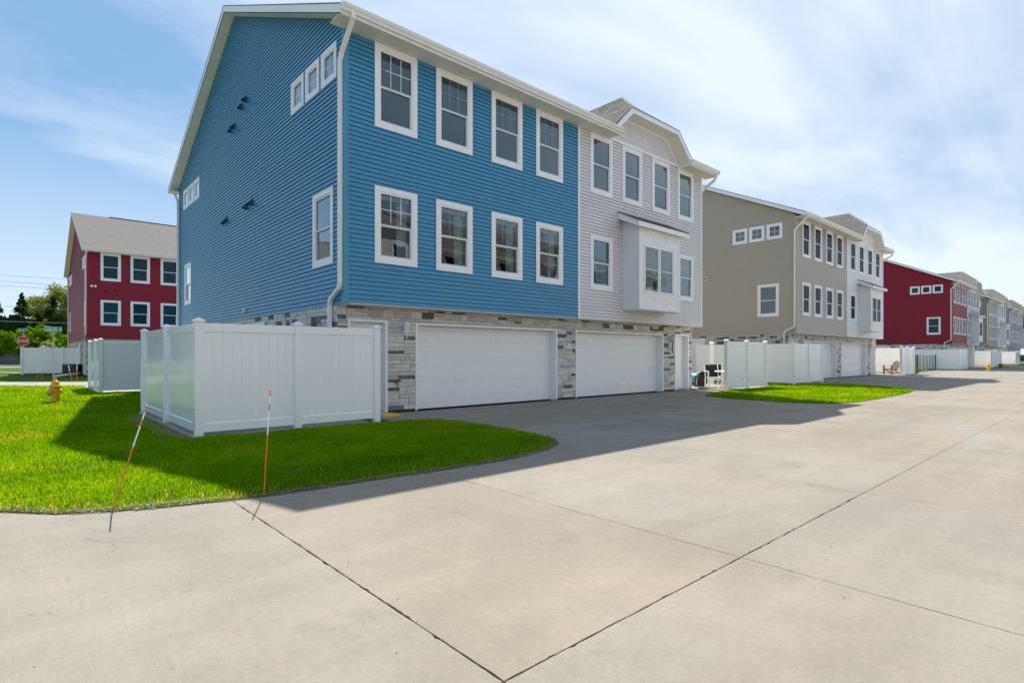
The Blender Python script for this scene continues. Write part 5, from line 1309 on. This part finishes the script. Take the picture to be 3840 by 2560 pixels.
bf = thing('wire_fence', 'black metal wire fence with tall posts between the taupe and dark red houses', 'fence', (48.9, 10.25, 0))
A_, B_ = Vector((0, 0)), Vector((15.3, 1.7)); n_ = 7
for k in range(n_):
    p = A_.lerp(B_, k / (n_ - 1)); w = 0.035 if k in (0, n_ - 1) else 0.018; obj('post', MB().box(p.x - w, p.x + w, p.y - w, p.y + w, 0, 1.42 if k in (0, n_ - 1) else 1.36), BLACKM, bf)
obj('post', MB().box(0.75, 0.82, 0.03, 0.10, 0, 1.40), BLACKM, bf)
for zz in (0.12, 1.34): obj('rail', MB().tube([(A_.x, A_.y, zz), (B_.x, B_.y, zz)], 0.014, 6), BLACKM, bf)
wm = MB()
for k in range(12): wm.tube([(A_.x, A_.y, 0.2 + k * 0.1), (B_.x, B_.y, 0.2 + k * 0.1)], 0.002, 4)
for k in range(60): p = A_.lerp(B_, k / 59); wm.tube([(p.x, p.y, 0.12), (p.x, p.y, 1.34)], 0.0022, 3)
o = obj('wire_mesh', wm, BLACKM, bf); o['kind'] = 'stuff'
gp = [(48.9, 10.25), (48.25, 10.28)]
obj('rail', MB().tube([(0, 0, 1.32), (-0.72, 0.0, 1.32)], 0.02, 6).tube([(0, 0, 0.62), (-0.72, 0, 0.62)], 0.03, 6).tube([(0, 0, 0.1), (-0.72, 0, 0.1)], 0.02, 6), BLACKM, bf)

pt_ = thing('plant_pot', 'small brown pot beside a far white fence', 'plant pot', (*pix(3752, 1381), 0)); obj('pot', MB().lathe([(0.11, 0), (0.13, 0.25), (0.16, 0.40), (0.18, 0.42), (0.18, 0.46)], 14), principled('brown_clay', (0.20, 0.14, 0.08), 0.7), pt_); obj('soil', MB().lathe([(0.16, 0.45), (0.05, 0.52)], 12), SOIL, pt_)
pq_ = pix(3807, 1385)
tag(obj('round_plaque', MB().lathe([(0.30, 0), (0.30, 0.05)], 20, (0, 0), 'y'), principled('bronze', (0.20, 0.19, 0.17), 0.5, metal=0.3), None, (107.3, 10.33, 1.35)), 'dark round plaque hung on the far white fence', 'plaque')


def car(label, x, y, rz, paint):
    c = thing('parked_car', label, 'car', (x, y, 0), rz)
    side = [(-2.25, 0.35), (-2.28, 0.72), (-2.1, 0.95), (-1.75, 1.0), (-1.05, 1.42), (0.55, 1.45), (1.25, 1.02), (2.0, 0.92), (2.25, 0.70), (2.25, 0.35), (1.95, 0.30)]
    for s0, s1 in ((1.75, 1.05), (-1.05, -1.75)): pass
    side = [(-2.25, 0.35), (-2.28, 0.72), (-2.1, 0.95), (-1.75, 1.0), (1.25, 1.0), (2.0, 0.92), (2.25, 0.70), (2.25, 0.35), (1.78, 0.30), (1.72, 0.55), (1.4, 0.70), (1.08, 0.55), (1.02, 0.28), (-1.02, 0.28), (-1.08, 0.55), (-1.4, 0.70), (-1.72, 0.55), (-1.78, 0.30)]
    obj('body', MB().prism(side, -0.88, 0.88, lambda u, v, w: (u, w, v)), paint, c, bevel=0.03)
    g0 = [(-1.72, 1.0), (-1.1, 1.42), (0.5, 1.45), (1.2, 1.0)]
    cab = MB(); k = len(g0); cab.v = [(u, -0.80 + (0.14 if v > 1.2 else 0), v) for u, v in g0] + [(u, 0.80 - (0.14 if v > 1.2 else 0), v) for u, v in g0]
    cab.f = [(0, 1, 2, 3), (7, 6, 5, 4), (0, 4, 5, 1), (1, 5, 6, 2), (2, 6, 7, 3), (3, 7, 4, 0)]
    obj('windows', cab, principled('car_glass', (0.02, 0.025, 0.03), 0.05, 0.8), c); obj('roof', MB().box(-1.08, 0.48, -0.64, 0.64, 1.43, 1.47), paint, c, bevel=0.015)
    for sx in (-1.4, 1.4):
        for sy in (-1, 1):
            w = obj('wheel', MB().lathe([(0.16, -0.10), (0.31, -0.10), (0.33, -0.06), (0.33, 0.06), (0.31, 0.10), (0.16, 0.10)], 20, (0, 0), 'y'), RUBBER, c, (sx, sy * 0.80, 0.33)); obj('rim', MB().lathe([(0.17, -0.112), (0.05, -0.115), (0.05, 0.115), (0.17, 0.112)], 12, (0, 0), 'y'), GALV, w)
    for s in (-1, 1): obj('headlight', MB().box(2.19, 2.27, s * 0.62 - 0.16, s * 0.62 + 0.16, 0.66, 0.80), FROST, c); obj('tail_light', MB().box(-2.30, -2.22, s * 0.65 - 0.14, s * 0.65 + 0.14, 0.70, 0.86), SIGN_RED, c)
    return c


car('dark car parked at the far right end of the lane', 139.5, 12.6, R(85), principled('black_car_paint', (0.012, 0.014, 0.02), 0.25, 0.5, coat=0.5))
xg, yg = at(36, 74.0)
car('dark green car on the main road left of the far white fence', xg, yg + 0.0, R(180), principled('green_car_paint', (0.03, 0.075, 0.055), 0.3, 0.5, coat=0.3))


# ------------------------------------------------------------------ trees
def leaf_cloud(P, size, tint, mat, flat=0.0, name='crown'):
    n = len(P); u = rng.normal(size=(n, 3)); u /= np.linalg.norm(u, axis=1)[:, None]; v = rng.normal(size=(n, 3)); v -= (v * u).sum(1)[:, None] * u; v /= np.linalg.norm(v, axis=1)[:, None]
    s = size * rng.uniform(0.6, 1.4, n)[:, None]; V = np.stack([P - u * s * 0.5, P + v * s * 0.32, P + u * s * 0.5, P - v * s * 0.32], 1).reshape(-1, 3)
    T = (np.arange(n)[:, None, None] * 4 + np.array([[0, 1, 2], [0, 2, 3]])[None]).reshape(-1, 3)
    return tri_mesh(name, V, T, np.repeat(tint, 4), mat)


def conifer(label, x, y, h, rad, n, mat=NEEDLE, group='trees beyond the main road', sparse=1.0):
    t = thing('conifer_tree', label, 'tree', (x, y, -0.05), rng.uniform(0, 6), group)
    obj('trunk', MB().tube([(0, 0, 0), (0, 0, h * 0.5), (0, 0, h * 0.97)], [h * 0.018, h * 0.010, 0.01], 7), BARK, t)
    P = []; br = MB(); nb = int(h * 9)
    for k in range(nb):
        f = (k + rng.random()) / nb; z = h * (0.06 + 0.92 * f); L = rad * (1 - f) ** 0.95 * rng.uniform(0.75, 1.1) + 0.10; a_ = rng.uniform(0, 6.283); droop = rng.uniform(0.12, 0.4)
        m = max(3, int(n / nb * (0.4 + 1.3 * (1 - f)) * sparse)); r = L * np.sqrt(rng.random(m)); w = rng.normal(0, 0.10 * L + 0.05, m)
        zz = z - droop * r + 0.25 * r * r / max(L, 0.3) * droop - np.abs(rng.normal(0, 0.12, m)); P.append(np.c_[r * np.cos(a_) - w * np.sin(a_), r * np.sin(a_) + w * np.cos(a_), zz])
        if L > 0.6: br.tube([(0, 0, z), (L * 0.9 * math.cos(a_), L * 0.9 * math.sin(a_), z - droop * L * 0.8)], [0.03, 0.008], 3, caps=False)
    P = np.concatenate(P); obj('limbs', br, BARK, t)
    put('crown', leaf_cloud(P, 0.34, np.clip(rng.normal(0.45, 0.22, len(P)) + 0.25 * vnoise(P[:, [0, 2]] + 50, 0.8, 4) - 0.1, 0, 1), mat), t)
    return t


def broadleaf(label, x, y, h, rad, n, mat, group='trees beyond the main road', size=0.3, trunk=0.35, clumps=26, fill=1.0):
    t = thing('broadleaf_tree', label, 'tree', (x, y, -0.05), rng.uniform(0, 6), group)
    tb_ = MB(); tb_.tube([(0, 0, 0), (0.05, 0, h * trunk * 0.6), (0.0, 0.05, h * trunk)], [h * 0.022, h * 0.018, h * 0.014], 8)
    P = []; cs = []
    for k in range(clumps):
        a_ = rng.uniform(0, 6.283); q = math.sqrt(rng.random()); zf = rng.uniform(0.0, 1.0); env = math.sin(math.pi * (0.12 + 0.80 * zf)) ** 0.7
        c = np.array([rad * q * env * math.cos(a_), rad * q * env * math.sin(a_), h * (trunk * 0.7 + (1 - trunk * 0.7) * zf * 0.97)]); cs.append(c)
        r = rad * rng.uniform(0.22, 0.42); m = int(n / clumps); d = rng.normal(size=(m, 3)); d /= np.linalg.norm(d, axis=1)[:, None]; P.append(c + d * r * (rng.random(m) ** (0.45 / fill))[:, None] * np.array([1, 1, 0.8]))
        tb_.tube([(0, 0.05, h * trunk * rng.uniform(0.6, 1.0)), tuple(c * np.array([0.5, 0.5, 0.85])), tuple(c)], [h * 0.009, h * 0.005, 0.01], 4, caps=False)
    P = np.concatenate(P); obj('trunk', tb_, BARK, t)
    tint = np.clip(np.concatenate([np.full(int(n / clumps), v) for v in rng.uniform(0.15, 0.8, clumps)]) + rng.normal(0, 0.15, len(P)), 0, 1)
    put('crown', leaf_cloud(P, size, tint, mat), t)
    return t


for (px, T_, h, rad, n, lab) in ((-12, 96, 11.6, 4.2, 6000, 'dark conifer cut by the left edge of the photo'), (82, 95, 12.4, 4.0, 6500, 'tall dark spruce with drooping tips above the stop sign'), (199, 94, 11.7, 4.4, 7000, 'broad dark spruce between the street sign and the red house'), (140, 106, 9.6, 4.4, 5000, 'shorter dark evergreen filling the gap behind the Jack Dr sign'), (40, 106, 9.4, 4.4, 5000, 'short dark evergreen behind the stop sign'), (262, 104, 9.8, 4.2, 5000, 'dark evergreen close to the red house corner')):
    p = at(px, T_); conifer(lab, p[0], p[1], h, rad, n)
for (px, T_, h, rad, n, m, lab, tr) in ((196, 118, 16.4, 5.2, 9000, SPRING, 'pale yellow-green spring tree rising behind the spruces', 0.22), (262, 112, 15.0, 4.6, 8000, SPRING, 'pale spring tree touching the red house outline', 0.22), (146, 122, 14.0, 4.4, 6000, SPRING, 'thin pale spring tree left of the tallest one', 0.22),
                                        (130, 84, 5.6, 2.5, 3600, LIME, 'bright lime green small tree between the two signs', 0.3), (62, 86, 4.8, 2.2, 2600, LIME, 'lime green bush just right of the stop sign post', 0.15), (255, 84, 4.6, 2.4, 2600, LIME, 'lime green bush beside the red house', 0.15), (183, 80, 3.2, 1.6, 2000, BLOSSOM, 'bush with whitish blossom above the far white fence', 0.1), (8, 88, 5.0, 2.4, 2400, LIME, 'lime green bush at the left edge of the photo', 0.15)):
    p = at(px, T_); broadleaf(lab, p[0], p[1], h, rad, n, m, trunk=tr, size=0.36, clumps=40)
for (px, T_, h, rad, n, lab) in ((100, 116, 8.6, 6.0, 6000, 'low dark tree behind the gap between the two street signs'), (225, 116, 8.2, 6.0, 6000, 'low dark tree right of the Jack Dr sign, behind the spruce'), (-20, 116, 8.6, 6.0, 6000, 'low dark tree at the left edge of the photo'), (300, 116, 8.6, 6.0, 5000, 'low dark tree half hidden by the red house corner'), (45, 122, 8.8, 6.0, 5000, 'low dark tree rearmost behind the stop sign')):
    p = at(px, T_); broadleaf(lab, p[0], p[1], h, rad, n, NEEDLE, size=0.5, trunk=0.05, clumps=40, group='dark low trees behind the spruces')
woods = broadleaf('wooded edge', *at(-140, 112), 10, 7.5, 6000, NEEDLE, size=0.55, trunk=0.05, clumps=40, group='trees left of the photo along the main road')
woods['label'] = 'dark broad tree left of the photo along the main road, nearest of its row'
for k, px in enumerate((-260, -400, -580, -800, -1100)):
    o = woods.copy(); COL.objects.link(o); p = at(px, 112 + 3 * (k % 2)); o.location = (p[0], p[1], -0.05); o.rotation_euler = (0, 0, k * 1.7); o.scale = (1, 1, 0.9 + 0.08 * k)
    o['label'] = 'dark broad tree left of the photo along the main road, number %d from the nearest of its row' % (k + 2) if False else ('dark broad tree left of the photo along the main road, ' + ('second', 'third', 'fourth', 'fifth', 'last')[k] + ' of its row')
    for ch in woods.children: c = ch.copy(); COL.objects.link(c); c.parent = o
for (px, T_, h, rad, lab) in ((3822, 150, 15.2, 3.6, 'leafy green tree above the far right roofs'), (3778, 170, 15.8, 3.0, 'smaller leafy tree peeping over the blue-grey roof'), (3846, 146, 14.0, 3.4, 'leafy tree cut by the right edge of the photo')):
    p = at(px, T_); broadleaf(lab, p[0], p[1], h, rad, 3200, LIME, size=0.45, group='trees beyond the end of the lane', trunk=0.4)

# overhead wires along the main road
WIRE = principled('wire_grey', (0.30, 0.32, 0.33), 0.5)
for k, (ya, yb, r, lab) in enumerate(((1031, 1049, 0.022, 'topmost overhead wire in the sky left of the red house'), (1054, 1073, 0.022, 'second overhead wire from the top'), (1070.5, 1088, 0.022, 'third overhead wire from the top, just above the trees'), (1149, 1160, 0.018, 'thin overhead wire crossing in front of the spruces'), (1204, 1212.5, 0.045, 'thick grey overhead cable crossing the trees, lowest of the wires'))):
    T_ = 79.0; pts = []
    for i in range(25):
        f = -6.0 + 8.0 * i / 24; px = 275 * f; pz = ya + (yb - ya) * f; sag = 0.6 * ((f - 0.5) / 4) ** 2; q = at(px, T_ - 0.0); pts.append((q[0], q[1], 1.37 - (pz - 1332) / 2073 * T_ + sag))
    tag(obj('overhead_wire', MB().tube(pts, r, 5), WIRE), lab, 'wire', 'overhead wires along the main road')
print('objects', len(S.objects))
